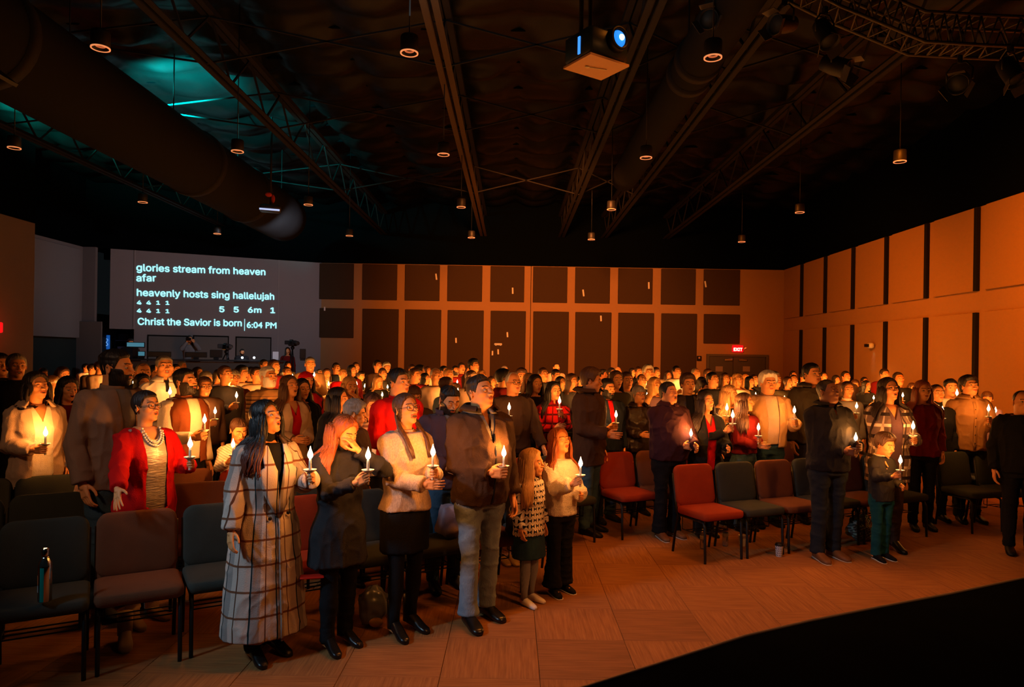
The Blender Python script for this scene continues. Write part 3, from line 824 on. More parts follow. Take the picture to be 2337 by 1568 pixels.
# ------------------------------------------------------------------ the hall
WZ, HC = 25.0, 5.25                     # depth of the back wall, height of the dark soffit
TANW = (0.36, 0.20, 0.085)
WALL = mat('wall_paint', TANW, rough=0.9, nscale=1.5, namp=0.05, bump=0.1, bscale=90, spec=0.2)
PANEL_D = mat('panel_dark_fabric', (0.056, 0.034, 0.018), rough=0.95, nscale=30, namp=0.08, bump=0.3, bscale=300, spec=0.1)
PANEL_T = mat('panel_tan_fabric', (0.36, 0.20, 0.08), rough=0.95, nscale=30, namp=0.05, bump=0.3, bscale=300, spec=0.1)
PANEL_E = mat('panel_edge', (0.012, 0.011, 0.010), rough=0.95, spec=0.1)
BLACKC = mat('black_ceiling_paint', (0.002, 0.003, 0.0035), rough=0.95, spec=0.0)
GREYW = mat('grey_wall_paint', (0.20, 0.19, 0.19), rough=0.9, nscale=2, namp=0.05, spec=0.2)
STEEL = mat('painted_steel', (0.016, 0.015, 0.015), rough=0.7, spec=0.15)
DUCTM = mat('duct_fabric', (0.014, 0.014, 0.014), rough=0.9, nscale=20, namp=0.1, spec=0.05)
INSUL = mat('roof_insulation', (0.004, 0.0045, 0.0045), rough=0.35, nscale=3, namp=0.3, bump=0.7, bscale=7, spec=0.12)

# floor: carpet tiles laid quarter turned, stuff beyond the near ones
def carpet(name, st):
    m = mat(name, (0.30, 0.125, 0.040), rough=0.95, nscale=55, namp=0.55, bump=0.5, bscale=110, spec=0.1, stretch=st); return m
CARP = [carpet('carpet_tile_lengthwise', (1, .06, 1)), carpet('carpet_tile_crosswise', (.06, 1, 1))]
CARP += [mat('carpet_tile_worn', (0.25, 0.105, 0.036), rough=0.95, nscale=45, namp=0.5, bump=0.5, bscale=110, spec=0.1, stretch=(.06, 1, 1))]
fl = MB().add([(-14, 1.5, -.012), (10.5, 1.5, -.012), (10.5, 25.2, -.012), (-14, 25.2, -.012)], [(0, 1, 2, 3)])
floor = struct('floor', fl, mat('carpet_base', (0.035, 0.022, 0.015), rough=0.95))
TS = 0.61; tilem = []
for k in range(3):
    tilem.append(MB().box((TS / 2, TS / 2, -.006), (TS - .003, TS - .003, .012), 0, None, .0018).mesh('carpet_tile', CARP[k], False))
near = []; far = MB(); farm = []
for i in range(-23, 18):
    for j in range(3, 41):
        x, y = i * TS + .2, j * TS
        if y < 2.2: continue
        k = (i + j) % 2 if random.random() > .12 else 2
        sx = abs(x + .3) / (y + .6)
        if y < 10.6 and sx < .80 and -4.6 < x < 7.4 and len(near) < 298: near.append((x, y, k))
        else: far.box((x + TS / 2, y + TS / 2, -.006), (TS - .003, TS - .003, .012), k)
for x, y, k in near:
    o = link('carpet_tile', tilem[k], floor); o.location = (x, y, 0)
o = part('carpet_tiles_beyond', far, CARP, floor, False); o['kind'] = 'stuff'

# stage platform at the camera's feet
SX = [UZ(1250, 1592, .60), UZ(1340, 1568, .60), UZ(1520, 1511, .60), UZ(1700, 1453, .60), UZ(1850, 1418, .60), UZ(2000, 1388, .60), UZ(2170, 1356, .60), UZ(2337, 1320, .60), UZ(2500, 1280, .60)]
edge = [(-3.5, .9)] + [(SX[0].x - .9, SX[0].y - .35)] + [(p.x, p.y) for p in SX] + [(6.5, SX[-1].y + .55)]
st = MB(); n = len(edge)
V = [(x, y, .60) for x, y in edge] + [(6.5, -2, .60), (-3.5, -2, .60)]
st.add(V, [tuple(range(len(V)))[::-1]])
st.add([(x, y, z) for x, y in edge for z in (0, .60)], [(2 * i, 2 * i + 2, 2 * i + 3, 2 * i + 1) for i in range(n - 1)])
stage = struct('floor_stage', st, mat('stage_black_paint', (0.004, 0.005, 0.005), rough=0.95, nscale=4, namp=0.3, spec=0.0))
part('edge_trim', MB().tube([(x, y, .603) for x, y in edge], .008, 6), mat('trim_metal', (0.25, 0.2, 0.16), rough=0.5, metal=.4), stage)

# ceiling: quilted insulation between the joists, soffit and black wall strip above the tan walls
nx, ny = 150, 170; X = np.linspace(-15, 12, nx); Y = np.linspace(2.5, 25.1, ny); XX, YY = np.meshgrid(X, Y)
q = np.abs(np.sin(XX * pi / 1.5)) ** .45 * np.abs(np.sin((YY + .2 * XX * 0) * pi / 1.25)) ** .4
nzv = vn(np.stack([XX.ravel() * 1.8, YY.ravel() * 2.4, XX.ravel() * 0], 1), 7).reshape(XX.shape)
ZZ = 7.55 - .26 * q - .12 * nzv * q
ceil = struct('ceiling', MB().grid(np.stack([XX, YY, ZZ], -1)[::-1], False), INSUL, True)
def wallbox(name, a, b, z0, z1, m, t=.12, side=1):
    """a slab whose visible face runs from a to b (xy)"""
    a, b = Vector((a[0], a[1], 0)), Vector((b[0], b[1], 0)); d = (b - a).normalized(); nrm = Vector((-d.y, d.x, 0)) * side; mb = MB()
    P = [a, b, b + nrm * t, a + nrm * t]
    mb.add([(p.x, p.y, z) for z in (z0, z1) for p in P], [(0, 3, 2, 1), (4, 5, 6, 7), (0, 1, 5, 4), (1, 2, 6, 5), (2, 3, 7, 6), (3, 0, 4, 7)])
    return struct(name, mb, m)
XR, XL1, XL2 = 9.67, -12.4, -13.55
PW = Vector((-6.83, 25.0)); PQ = Vector((-12.85, 22.35))     # the projection wall stands at an angle
wall_back = wallbox('wall_back', (-6.83, WZ), (XR, WZ), 0, HC, WALL)
wall_right = wallbox('wall_right', (XR, WZ + .1), (XR, 1.0), 0, HC, WALL)
WALL_L = mat('wall_paint_left', (0.22, 0.165, 0.125), rough=.9, nscale=1.5, namp=.05)
wall_left = wallbox('wall_left', (XL1, 1.0), (XL1, 18.15), 0, HC, WALL_L, .12)
struct('wall_left_return', MB().box((-13.0, 18.09, HC / 2), (1.1, .12, HC)), WALL)
wallbox('wall_left_alcove', (XL2, 18.1), (XL2, 22.1), 2.45, HC, GREYW)
wallbox('wall_left_alcove_lower', (XL2 - .05, 18.1), (XL2 - .05, 22.1), 0, 2.45, mat('teal_black_paint', (0.02, 0.035, 0.034), rough=0.7))
wallbox('wall_left_corner', (XL2, 22.05), (-13.15, 22.05), 0, HC, GREYW)
wallbox('wall_black_upper', (XR - .02, WZ - .02), (XR - .02, 1.0), HC, 7.8, BLACKC, .2)
wallbox('wall_black_upper_back', (-14.6, WZ - .02), (XR + .1, WZ - .02), HC + 0, 7.8, BLACKC, .1)
wallbox('wall_black_upper_left', (XL2 + .05, 1.0), (XL2 + .05, 25.2), HC, 7.8, BLACKC, .2)
for (a, b) in (((XL1 - .03, 1.0), (XL1 - .03, 18.17)),): wallbox('wall_black_soffit', a, b, HC, 7.8, BLACKC, .2)
# black strip above the projection wall
d = (PW - PQ); wallbox('wall_projection_upper', tuple(PQ - d * .2), tuple(PW), HC, 7.8, BLACKC, .1)

def on_wall(px, py):                    # a pixel on the back wall -> (x, z)
    p = U(px, py, WZ); return p.x, p.z
# back wall acoustic panels, each its own piece
cols = [(730, 807), (828, 906), (925, 1003), (1022, 1100), (1120, 1196), (1217, 1294), (1313, 1391), (1411, 1488), (1509, 1586), (1606, 1687)]
for i, (a, b) in enumerate(cols):
    xm = (a + b) / 2
    for top, bot in ((600, 683.5 + (xm - 730) * .0155), (702.5 + (xm - 730) * .0155, (771 + (xm - 730) * .0155) if i in (0, 9) else 990)):
        x0, z1 = on_wall(a, top); x1, z0 = on_wall(b, bot); z1 = min(z1, HC - .02); z0 = max(z0, .12)
        o = part('panel', MB().box(((x0 + x1) / 2, WZ - .025, (z0 + z1) / 2), (x1 - x0, .05, z1 - z0), 0, None, .012), PANEL_D, wall_back, False)
xg = on_wall(1211, 700)[0]; part('joint_strip', MB().box((xg, WZ - .004, HC / 2), (.02, .01, HC)), PANEL_E, wall_back, False)
# right wall panels: near edges in 1/x steps read off the photograph
RX = [1828.9, 1885.5, 1948, 2024.5, 2115, 2227.5]
def depth_r(px): return XR * F / (px - PX0)
Yn = [depth_r(p) for p in RX]; step = np.mean([Yn[i] - Yn[i + 1] for i in range(5)])
ys = [Yn[0] + 0] + [Yn[0] - step * (i + 1) for i in range(10)]
for y in ys:
    if y < 3: continue
    L_ = 1.42
    for z0, z1 in ((3.50, HC - .01), (.15, 3.05)):
        mb = MB().box((XR - .035, y + L_ / 2, (z0 + z1) / 2), (.07, L_, z1 - z0), 0, None, .006); o = part('panel', mb, PANEL_T, wall_right, False)
        e = MB().box((XR - .035, y - .03, (z0 + z1) / 2), (.085, .10, z1 - z0), 0); part('panel_edge', e, PANEL_E, wall_right, False)  # dark colour stands in for shade on the panels' near end faces
# left alcove: one tall grey panel
part('panel', MB().box((XL2 + .06, 20.6, 3.75), (.12, 2.3, 2.75), 0, None, .01), mat('grey_fabric', (0.20, 0.20, 0.205), rough=.95), bpy.data.objects['wall_left_alcove'], False)
part('panel_edge', MB().box((XL2 + .05, 19.38, 3.75), (.14, .14, 2.75)), PANEL_E, bpy.data.objects['wall_left_alcove'], False)

# ---- projection wall, slanted; local x runs from its left end to its right end
PD = (PW - PQ).normalized(); PN = Vector((PD.y, -PD.x)); PL = (PW - PQ).length; PANG = math.atan2(PD.y, PD.x)
PM = Matrix.Translation((PQ.x, PQ.y, 0)) @ Matrix.Rotation(PANG, 4, 'Z')       # local: x along, -y towards the hall
PMi = PM.inverted()
def on_proj(px, py):
    o_ = Vector((0, 0, CAMZ)); p1 = U(px, py, 10.0); a, b = PMi @ o_, PMi @ p1; t = -a.y / (b.y - a.y); q = a + (b - a) * t; return q.x, q.z
pw = MB()
zb = 2.70; xs = on_proj(306, 740)[0]
pw.box((xs / 2, .06, (zb + HC) / 2), (xs, .12, HC - zb)); pw.box(((xs + PL) / 2, .06, HC / 2), (PL - xs, .12, HC))
wall_proj = struct('wall_projection', pw, mat('projection_wall_paint', (0.27, 0.255, 0.26), rough=0.9, nscale=1.5, namp=0.04, spec=0.2)); wall_proj.matrix_world = PM
x1 = on_proj(634, 760)[0]
part('trim_screen_edge', MB().box((xs, -.012, (zb + HC) / 2 + .0), (.05, .03, HC - zb)).box((x1, -.01, HC / 2), (.03, .03, HC)), mat('trim_pale', (.32, .30, .30), rough=.8), wall_proj, False)
for a, b, t in ((339, 425, 767), (443, 520, 768), (540, 617, 771)):
    X0, Z1 = on_proj(a, t); X1, _ = on_proj(b, t); Z0 = 1.2
    part('panel', MB().box(((X0 + X1) / 2, -.03, (Z0 + Z1) / 2), (X1 - X0, .06, Z1 - Z0), 0, None, .01), mat('grey_green_panel', (.145, .15, .145), rough=.9), wall_proj, False)
    part('panel_edge', MB().box(((X0 + X1) / 2, -.012, (Z0 + Z1) / 2 + .03), (X1 - X0 + .07, .02, Z1 - Z0 + .03)), PANEL_E, wall_proj, False)
# the light of the projected page on the wall: flat letters that shine
PTEXT = mat('projected_letters', (0.36, 0.80, 0.86), emit=1.0); PTEXT.cycles.emission_sampling = 'NONE'
FONT = None
try:
    _fp = os.path.join(bpy.utils.system_resource('DATAFILES'), 'fonts', 'Inter.woff2')
    if os.path.exists(_fp): FONT = bpy.data.fonts.load(_fp)
except Exception:
    FONT = None
def text3d(name, s, size, M, m, bold=0.0, ext=0.002, align='LEFT', width=None, parent=None):
    cu = bpy.data.curves.new(name, 'FONT'); cu.body = s; cu.size = size; cu.offset = 0; cu.extrude = ext; cu.align_x = align; cu.resolution_u = 12 if 'e' in s or 'E' in s else 6
    if FONT and 'PM' not in s: cu.font = FONT
    o = bpy.data.objects.new('tmp', cu); C.objects.link(o)
    dg = bpy.context.evaluated_depsgraph_get(); me = bpy.data.meshes.new_from_object(o.evaluated_get(dg)); bpy.data.objects.remove(o)
    V = np.array([v.co for v in me.vertices])
    if bold > .005:                     # strokes thickened by overlaid copies
        Fc = [tuple(p.vertices) for p in me.polygons]; mb = MB()
        for dx, dy in ((0, 0), (bold, 0), (-bold, 0), (0, bold), (0, -bold)): mb.add(V + np.array((dx, dy, 0)), Fc)
        bpy.data.meshes.remove(me); me = mb.mesh(name, m, False); V = mb.verts()
    if width is not None: V[:, 0] = (V[:, 0] - V[:, 0].min()) * (width / (V[:, 0].max() - V[:, 0].min()))
    for v, c in zip(me.vertices, V): v.co = c
    me.materials.clear(); me.materials.append(m); me.name = name
    ob = link(name, me, parent, M); return ob
page = empty('projected_page', label='white lettering of a song projected on the slanted grey wall', cat='projection'); page.matrix_world = PM
lines = [('glories stream from heaven', 311, 618, 606, 628), ('afar', 311, 642, 357, 642), ('heavenly hosts sing hallelujah', 312, 675, 626, 684),
         ('4  4  1  1', 312, 694.5, 387, 695.5), ('4  4  1  1', 312, 713, 387, 714.5), ('5   5   6m   1', 500, 712, 628, 714.5), ('Christ the Savior is born', 314, 741, 552, 744.5), ('6:04 PM', 563, 748, 631, 749.5)]
hts = [.43, .43, .43, .235, .235, .36, .42, .29]
for (s_, a, ya, b, yb), h in zip(lines, hts):
    X0, Za = on_proj(a, ya); X1, Zb = on_proj(b, yb); ang = math.atan2(Zb - Za, X1 - X0)
    M = Matrix.Translation((X0, -.012, Za)) @ Matrix.Rotation(-ang, 4, 'Y') @ Matrix.Rotation(pi / 2, 4, 'X')
    ob = text3d('lettering', s_, h, M, PTEXT, bold=.0065 if h < .3 else .010, ext=0, width=math.hypot(X1 - X0, Zb - Za), parent=page)
    if True:                      # figures set apart are pieces of their own
        me = ob.data; V = np.array([v.co for v in me.vertices]); Fc = [tuple(p.vertices) for p in me.polygons]; cx_ = np.array([V[list(q)][:, 0].mean() for q in Fc]); o_ = np.sort(V[:, 0])
        cuts = [o_[i] for i in range(len(o_) - 1) if o_[i + 1] - o_[i] > .07] + [9e9]; lo_ = -9e9
        for c_ in cuts:
            sel = [q for q, x_ in zip(Fc, cx_) if lo_ < x_ <= c_ + 1e-6]; lo_ = c_ + 1e-6
            ids = sorted(set(i for q in sel for i in q)); mp_ = {i: k for k, i in enumerate(ids)}
            link('figure' if s_[0].isdigit() else 'word', MB().add(V[ids], [tuple(mp_[i] for i in q) for q in sel]).mesh('figure', PTEXT, False), page, M)
        bpy.data.objects.remove(ob)
X0, Z0 = on_proj(558, 755); X1, Z1 = on_proj(558, 728)
part('divider_line', MB().box((X0, -.012, (Z0 + Z1) / 2), (.022, .004, Z1 - Z0)), PTEXT, page, False)

# side opening at the left of the booth: pale door leaf, dark store with shelves, blue sign
dz = 21.9
p0 = U(167, 860, dz); p1 = U(233, 734, dz)
dl = struct('door_1', MB().box(((p0.x + p1.x) / 2, dz, p1.z / 2), (p1.x - p0.x, .06, p1.z), 0, None, .01), mat('door_veneer', (.16, .14, .125), rough=.7)); 
part('door_handle', MB().capsule((p1.x - .12, dz - .06, 1.05), (p1.x - .02, dz - .06, 1.05), .014, .014), METALW, dl)
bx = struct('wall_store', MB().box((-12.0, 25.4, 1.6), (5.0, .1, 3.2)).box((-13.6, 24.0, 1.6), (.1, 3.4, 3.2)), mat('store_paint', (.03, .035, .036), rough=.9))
sg0 = U(235, 797, 23.4); sg1 = U(250, 765, 23.4)
sgn = empty('blue_sign', ((sg0.x + sg1.x) / 2, 23.4, (sg0.z + sg1.z) / 2), 0, 'small glowing blue sign with white loops beside the store doorway', 'sign')
w_, h_ = abs(sg1.x - sg0.x), abs(sg1.z - sg0.z)
part('board', MB().box((0, .02, 0), (w_, .03, h_), 0, None, .005), mat('sign_blue', (0.01, 0.10, 0.42), emit=.7), sgn, False)
part('emblem', MB().tube([(.0 + .055 * sin(t * 1.0), -.005, .11 * cos(t * .5) - .0) for t in np.linspace(0, 4 * pi, 30)], .007, 5).tube([(.05 * cos(t), -.005, -.07 + .05 * sin(t)) for t in np.linspace(0, 2 * pi, 16)], .006, 5), mat('sign_line', (.25, .55, .9), emit=.8), sgn)
part('post', MB().box((0, .05, -.9), (.03, .03, 1.9)), BLACKM, sgn, False)
sg = sgn
sh0 = U(283, 860, 24.0)
shelf = empty('shelf_unit', (sh0.x + .15, 23.9, 0), 0, 'tall dark shelf unit in the store doorway left of the screen', 'shelf')
part('upright', MB().box((-.32, 0, 1.4), (.03, .35, 2.8)).box((.32, 0, 1.4), (.03, .35, 2.8)), BLACKM, shelf, False)
for z in (.4, .9, 1.4, 1.9, 2.35, 2.75): part('shelf', MB().box((0, 0, z), (.66, .35, .03)), mat('shelf_grey', (.12, .13, .14), rough=.6), shelf, False)
for i, (x, z, w__, h__, c) in enumerate(((-.12, 1.93, .26, .22, (.30, .40, .45)), (.16, 1.93, .2, .3, (.05, .06, .07)), (-.05, 2.38, .34, .2, (.02, .02, .025)), (.1, 1.43, .3, .16, (.10, .2, .26)), (-.18, 1.43, .16, .25, (.3, .3, .3)))):
    o = link('storage_box', MB().box((0, 0, h__ / 2), (w__, .28, h__), 0, None, .01).mesh('storage_box', mat('box_%d' % i, c, rough=.7), False)); o.location = (sh0.x + .15 + x, 23.88, z - .0)
    tag(o, ['pale blue storage box on the shelf below the top one', 'narrow black storage box beside the pale blue one', 'flat black storage box on the upper shelf', 'flat teal storage box on the middle shelf', 'small white storage box on the middle shelf'][i], 'box', 'boxes on the store shelves')

# doors and signs of the back wall
X0, Zt = on_wall(1617, 813); X1, _ = on_wall(1783, 816)
fr = mat('door_frame_paint', (.10, .085, .07), rough=.7); dm = mat('door_dark', (.075, .065, .055), rough=.6)
X1 = X0 + (X1 - X0) * .78
door = struct('door_2', MB().box((X0 - .04, WZ - .05, Zt / 2), (.08, .1, Zt)).box((X1 + .04, WZ - .05, Zt / 2), (.08, .1, Zt)).box(((X0 + X1) / 2, WZ - .05, Zt + .04), (X1 - X0 + .16, .1, .08)), fr)
xm = on_wall(1672, 830)[0]
for a, b in ((X0 + .01, xm - .01), (xm + .01, X1 - .01)):
    lf = part('door_leaf', MB().box(((a + b) / 2, WZ - .03, Zt / 2), (b - a, .05, Zt - .02), 0, None, .006), dm, door, False)
    part('door_closer', MB().box(((a + b) / 2 + (.25 if a < X0 + .5 else -.25), WZ - .09, Zt - .12), (.3, .06, .07), 0, None, .01), METALW, lf, False)
for px in (1640, 1702):
    a, b = on_wall(px - 8, 836), on_wall(px + 8, 848); o = link('notice_sheet', MB().box(((a[0] + b[0]) / 2, WZ - .065, (a[1] + b[1]) / 2), (b[0] - a[0], .006, a[1] - b[1])).mesh('notice_sheet', mat('notice_paper', (.30, .22, .18), rough=.9), False))
    tag(o, 'paper notice taped to the %s leaf of the double door' % ('left' if px < 1650 else 'right'), 'notice')
ex, ez = on_wall(1682, 796)
es = empty('exit_sign', (ex, WZ - .10, ez), 0, 'red glowing EXIT sign above the double door in the back wall', 'sign')
part('housing', MB().box((0, .03, 0), (.40, .08, .26), 0, None, .02), mat('exit_red', (0.55, 0.006, 0.008), emit=1.0), es, False)
part('bracket', MB().box((0, .09, 0), (.1, .05, .1)), BLACKM, es, False)
text3d('lettering', 'EXIT', .20, Matrix.Translation((-.155, -.014, -.075)) @ Matrix.Rotation(pi / 2, 4, 'X'), mat('exit_letters', (1, .75, .6), emit=1.6), bold=.006, width=.31, parent=es)
part('arrow', MB().prism([(.225, -.02), (.31, .03), (.27, .05), (.235, .03)], .02), mat('arrow_orange', (.9, .2, .03), emit=.8), es, False)
lamp('exit_sign_light', 'POINT', (ex, WZ - .5, ez), None, 3, (1, .02, .01), shadow_soft_size=.1)
e2 = UZ(-6, 748, 2.6); y2 = e2.y
p = U(2, 748, 12.35 * F / 1166.5 + 0)
es2 = empty('exit_sign', (XL1 + .12, p.y - .3, p.z), rad(-90), 'red glowing sign cut by the left edge of the frame', 'sign')
part('housing', MB().box((0, .0, 0), (.42, .10, .26), 0, None, .02), MATS['exit_red'], es2, False)
part('arrow', MB().prism([(.16, -.06), (.34, .0), (.16, .06)], .12), MATS['exit_red'], es2, False)
lamp('exit_sign_light', 'POINT', (XL1 + .5, p.y - .3, p.z), None, 5, (1, .03, .01), shadow_soft_size=.1)
o = struct('door_3', MB().box((XL1 + .03, 15.6, 1.05), (.06, 1.0, 2.1)).box((XL1 + .02, 15.6, 1.08), (.04, 1.16, 2.2)), mat('door_brown', (.07, .05, .035), rough=.6))
a = U(1995, 789, 0.0)
dk = depth_r(2000); zz = U(2000, 789, dk).z
sl = empty('wall_speaker', (XR - .16, dk, zz), rad(90), 'small white device with a bluish light on the right wall', 'wall light')
part('housing', MB().box((0, 0, 0), (.22, .12, .14), 0, None, .03), WHITEP, sl)
part('bracket', MB().box((0, -.1 + .2, 0), (.08, .1, .08)), BLACKM, sl, False)
lamp('wall_device_light', 'SPOT', (XR - .12, dk, zz - .1), (XR + .05, dk, zz - .8), 2.2, (.45, .8, .8), spot_size=rad(36), spot_blend=.8, shadow_soft_size=.02)
x_, z_ = on_wall(1595, 818)
cd = empty('wall_control', (x_, WZ - .03, z_), 0, 'small black control box with a pale button left of the double door', 'control box')
part('case', MB().box((0, 0, 0), (.16, .05, .18), 0, None, .01), BLACKP, cd, False); part('button', MB().ell((0, -.03, .02), (.035, .01, .035)), mat('pale_button', (.6, .35, .3)), cd)
x_, z_ = on_wall(1137, 786)
em = empty('emergency_light', (x_, WZ - .09, z_), 0, 'small pale emergency light fixture on the back wall', 'light fixture')
part('case', MB().box((0, 0, 0), (.28, .08, .08), 0, None, .015), WHITEP, em)
for s_ in (-1, 1): part('lamp_head', MB().ell((s_ * .08, -.05, -.03), (.03, .04, .03)), WHITEP, em)
# scraps of white tape left on the dark panels
for i, (px, py, hh, an, wh) in enumerate(((742, 705, .14, 0, 'first lower dark panel'), (996, 632, .22, 8, 'third upper dark panel'), (1170, 664, .22, 2, 'fifth upper dark panel'), (1331, 669, .24, 8, 'seventh upper dark panel'),
        (1480, 652, .24, 2, 'eighth upper dark panel'), (1609, 649, .22, 10, 'last upper dark panel'), (1041, 777, .18, 3, 'fourth lower dark panel'), (1158, 764, .18, 4, 'fifth lower dark panel, upper one'),
        (1371, 727, .20, 3, 'seventh lower dark panel'), (1124, 806, .16, 0, 'fifth lower dark panel, lower left one'), (1137, 803, .18, 3, 'fifth lower dark panel, lower right one'))):
    x_, z_ = on_wall(px, py); o = link('tape_scrap', MB().box((0, 0, 0), (.055, .012, hh), 0, None, .004).mesh('tape_scrap', mat('white_tape', (.8, .72, .62), rough=.6), False))
    o.location = (x_, WZ - .062, z_); o.rotation_euler = (0, rad(-an), 0); tag(o, 'white tape scrap on the ' + wh, 'tape', 'white tape scraps')

# ---- roof steel
def bar(mb, a, b, w_=.05, h_=.05):
    a, b = Vector(a), Vector(b); d = b - a; M = Matrix.Translation((a + b) / 2) @ d.to_track_quat('X', 'Z').to_matrix().to_4x4()
    mb.merge(MB().box((0, 0, 0), (d.length, w_, h_)), M)
for i, (xb, nm) in enumerate(((-9.9, 'leftmost'), (-4.62, 'second from the left'), (-1.08, 'third from the left, lit brown'), (1.68, 'fourth from the left, by the projector'), (3.2, 'fifth from the left'), (5.4, 'rightmost'))):
    zb_, zt = 6.28, 7.05; y0, y1 = 2.6, 24.9
    t = empty('roof_joist', (xb, (y0 + y1) / 2, zb_), 0, 'black open-web steel roof joist, ' + nm, 'roof joist', 'steel joists under the roof'); yc = (y1 - y0) / 2
    STM = mat('steel_lit_brown', (0.07, 0.042, 0.02), rough=.7, spec=.2) if i == 2 else STEEL  # light on the third joist's bottom chord put into its colour
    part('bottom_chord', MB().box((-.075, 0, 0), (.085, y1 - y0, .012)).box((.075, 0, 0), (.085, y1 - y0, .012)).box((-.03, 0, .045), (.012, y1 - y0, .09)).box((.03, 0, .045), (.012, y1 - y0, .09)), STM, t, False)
    part('top_chord', MB().box((-.06, 0, zt - zb_), (.09, y1 - y0, .09)).box((.06, 0, zt - zb_), (.09, y1 - y0, .09)), STEEL, t, False)
    wb = MB(); k = 14
    for j in range(k):
        ya, yb_ = -yc + j * (2 * yc / k), -yc + (j + .5) * (2 * yc / k); yd = -yc + (j + 1) * (2 * yc / k)
        bar(wb, (0, ya, zt - zb_), (0, yb_, .03), .03, .03); bar(wb, (0, yb_, .03), (0, yd, zt - zb_), .03, .03)
    part('web', wb, STEEL, t, False)
for i, y in enumerate((5.2, 10.5, 13.5, 18.5)):
    t = empty('bridging_rod', (0, y, 6.5), 0, ['thin steel bridging rod across the roof nearest the front', 'thin steel bridging rod across the roof behind the projector', 'thin steel bridging rod across the middle of the roof', 'thin steel bridging rod across the rear of the roof'][i], 'rod', 'bridging rods')
    mb = MB(); xs_ = [-9.9, -4.62, -1.08, 1.68, 3.2, 5.4]
    for a, b in zip(xs_, xs_[1:]): bar(mb, (a, 0, -.2), (b, 0, .5), .025, .025); bar(mb, (a, 0, .5), (b, 0, -.2), .025, .025)
    part('rod', mb, STEEL, t, False)
# purlins seen edge on
pl = MB()
for y in np.arange(3, 25, 1.25): pl.box((-1.5, y, 7.5), (26, .05, .12))
o = part('purlins', pl, BLACKC, ceil, False); o['kind'] = 'stuff'
gr = empty('roof_grille', ((-2.6), 6.4, 7.16), 0, 'dark slatted grille panel in the roof insulation near the front', 'grille')
for j in range(6): part('slat', MB().box((0, -.6 + j * .24, 0), (1.7, .05, .10)), BLACKC, gr, False)
# ducts
def duct(x, z, r, y0, y1, label, collars):
    t = empty('air_duct', (x, (y0 + y1) / 2, z), 0, label, 'air duct'); yc = (y1 - y0) / 2
    part('tube', MB().tube([(0, v, 0) for v in np.linspace(-yc, yc, 24)], r, 28), DUCTM, t)
    for c_ in collars: part('collar', MB().tube([(0, c_ - (y0 + y1) / 2 - .08, 0), (0, c_ - (y0 + y1) / 2 + .08, 0)], r + .03, 28), STEEL, t)
    for v in np.arange(y0 + 1.2, y1, 3.0): part('hanger', MB().tube([(0, v - (y0 + y1) / 2, r), (0, v - (y0 + y1) / 2, 1.9 - 0 if z < 5.7 else 1.4)], .012, 6), STEEL, t)
    return t
t = duct(-6.25, 5.65, .62, 2.6, 19.0, 'huge round fabric air duct hanging on the left side of the roof', (8.2, 13.6, 16.2))
part('grille', MB().box((0, 0, 0), (.55, .55, .04), 0, Matrix.Rotation(rad(38), 4, 'Y')), BLACKP, t, False).location = (.36, -3.1, -.52)
duct(2.50, 6.1, .30, 3.0, 16.0, 'slim round air duct hanging right of the projector', (6.2, 9.6, 10.1))

# ---- pendant can lights
CANM = mat('can_black', (0.014, 0.013, 0.012), rough=.5, spec=.4)
_can = MB().lathe([(.02, .20), (.088, .19), (.094, .17), (.094, .012), (.090, .008), (.078, .01), (.070, .05), (.06, .12), (.01, .13)], n=28).mesh('housing', CANM)
_rim = MB().grid(np.array([[(r * cos(a), r * sin(a), z) for a in np.linspace(0, 2 * pi, 36, endpoint=False)] for r, z in ((.082, .004), (.0955, .004), (.0955, .016), (.082, .016), (.082, .004))]), True).mesh('rim', RIM)
_inn = MB().grid(np.array([[(r * cos(a), r * sin(a), z) for a in np.linspace(0, 2 * pi, 24, endpoint=False)] for r, z in ((.038, .03), (.050, .03), (.050, .045), (.038, .045), (.038, .03))]), True).mesh('inner_ring', mat('lamp_inner', (0.85, 0.22, 0.07), emit=.45))
_cord = MB().tube([(0, 0, .19), (0, 0, 2.5)], .008, 6).mesh('stem', BLACKM)
colx = [(-2.48, 'far left'), (-1.375, 'second'), (-.355, 'third'), (.648, 'fourth'), (1.905, 'fifth')]
rows = [(691, 'front'), (461, 'second'), (342, 'third'), (273, 'rear')]; HL = 3.2
for cx_, cn in colx:
    for d_, rn in rows:
        if cn in ('far left', 'fifth') and rn == 'front': continue
        o = empty('pendant_light', (cx_ * HL, F * HL / d_, CAMZ + HL), 0, 'black can pendant lamp, %s column from the left, %s row' % (cn, rn), 'pendant lamp', 'can pendant lamps')
        for nm, me in (('housing', _can), ('rim', _rim), ('inner_ring', _inn), ('stem', _cord)): link(nm, me, o)

# ---- projectors
def quad(pts, h): return [UZ(px, py, CAMZ + h) for px, py in pts]
Q = quad(((1288, 157), (1345, 121), (1433, 150), (1375, 183)), 2.75)
cen = sum(Q, Vector()) / 4; ax = ((Q[2] - Q[1]) + (Q[3] - Q[0])).normalized(); rzp = math.atan2(ax.y, ax.x)
wx = ((Q[2] - Q[1]).length + (Q[3] - Q[0]).length) / 2; wy = ((Q[0] - Q[1]).length + (Q[3] - Q[2]).length) / 2
pj = empty('projector', cen, rzp, 'large video projector with a lit blue lens hanging from the roof', 'projector')
part('body', MB().box((0, 0, .15), (wx, wy, .26), 0, None, .03), mat('projector_case', (.02, .035, .04), rough=.4, spec=.4), pj)
part('base_plate', MB().box((0, 0, .004), (wx * 1.0, wy * 1.0, .02)), mat('base_plate', (.75, .42, .22), rough=.6), pj, False)  # orange light on the underside put into the plate colour
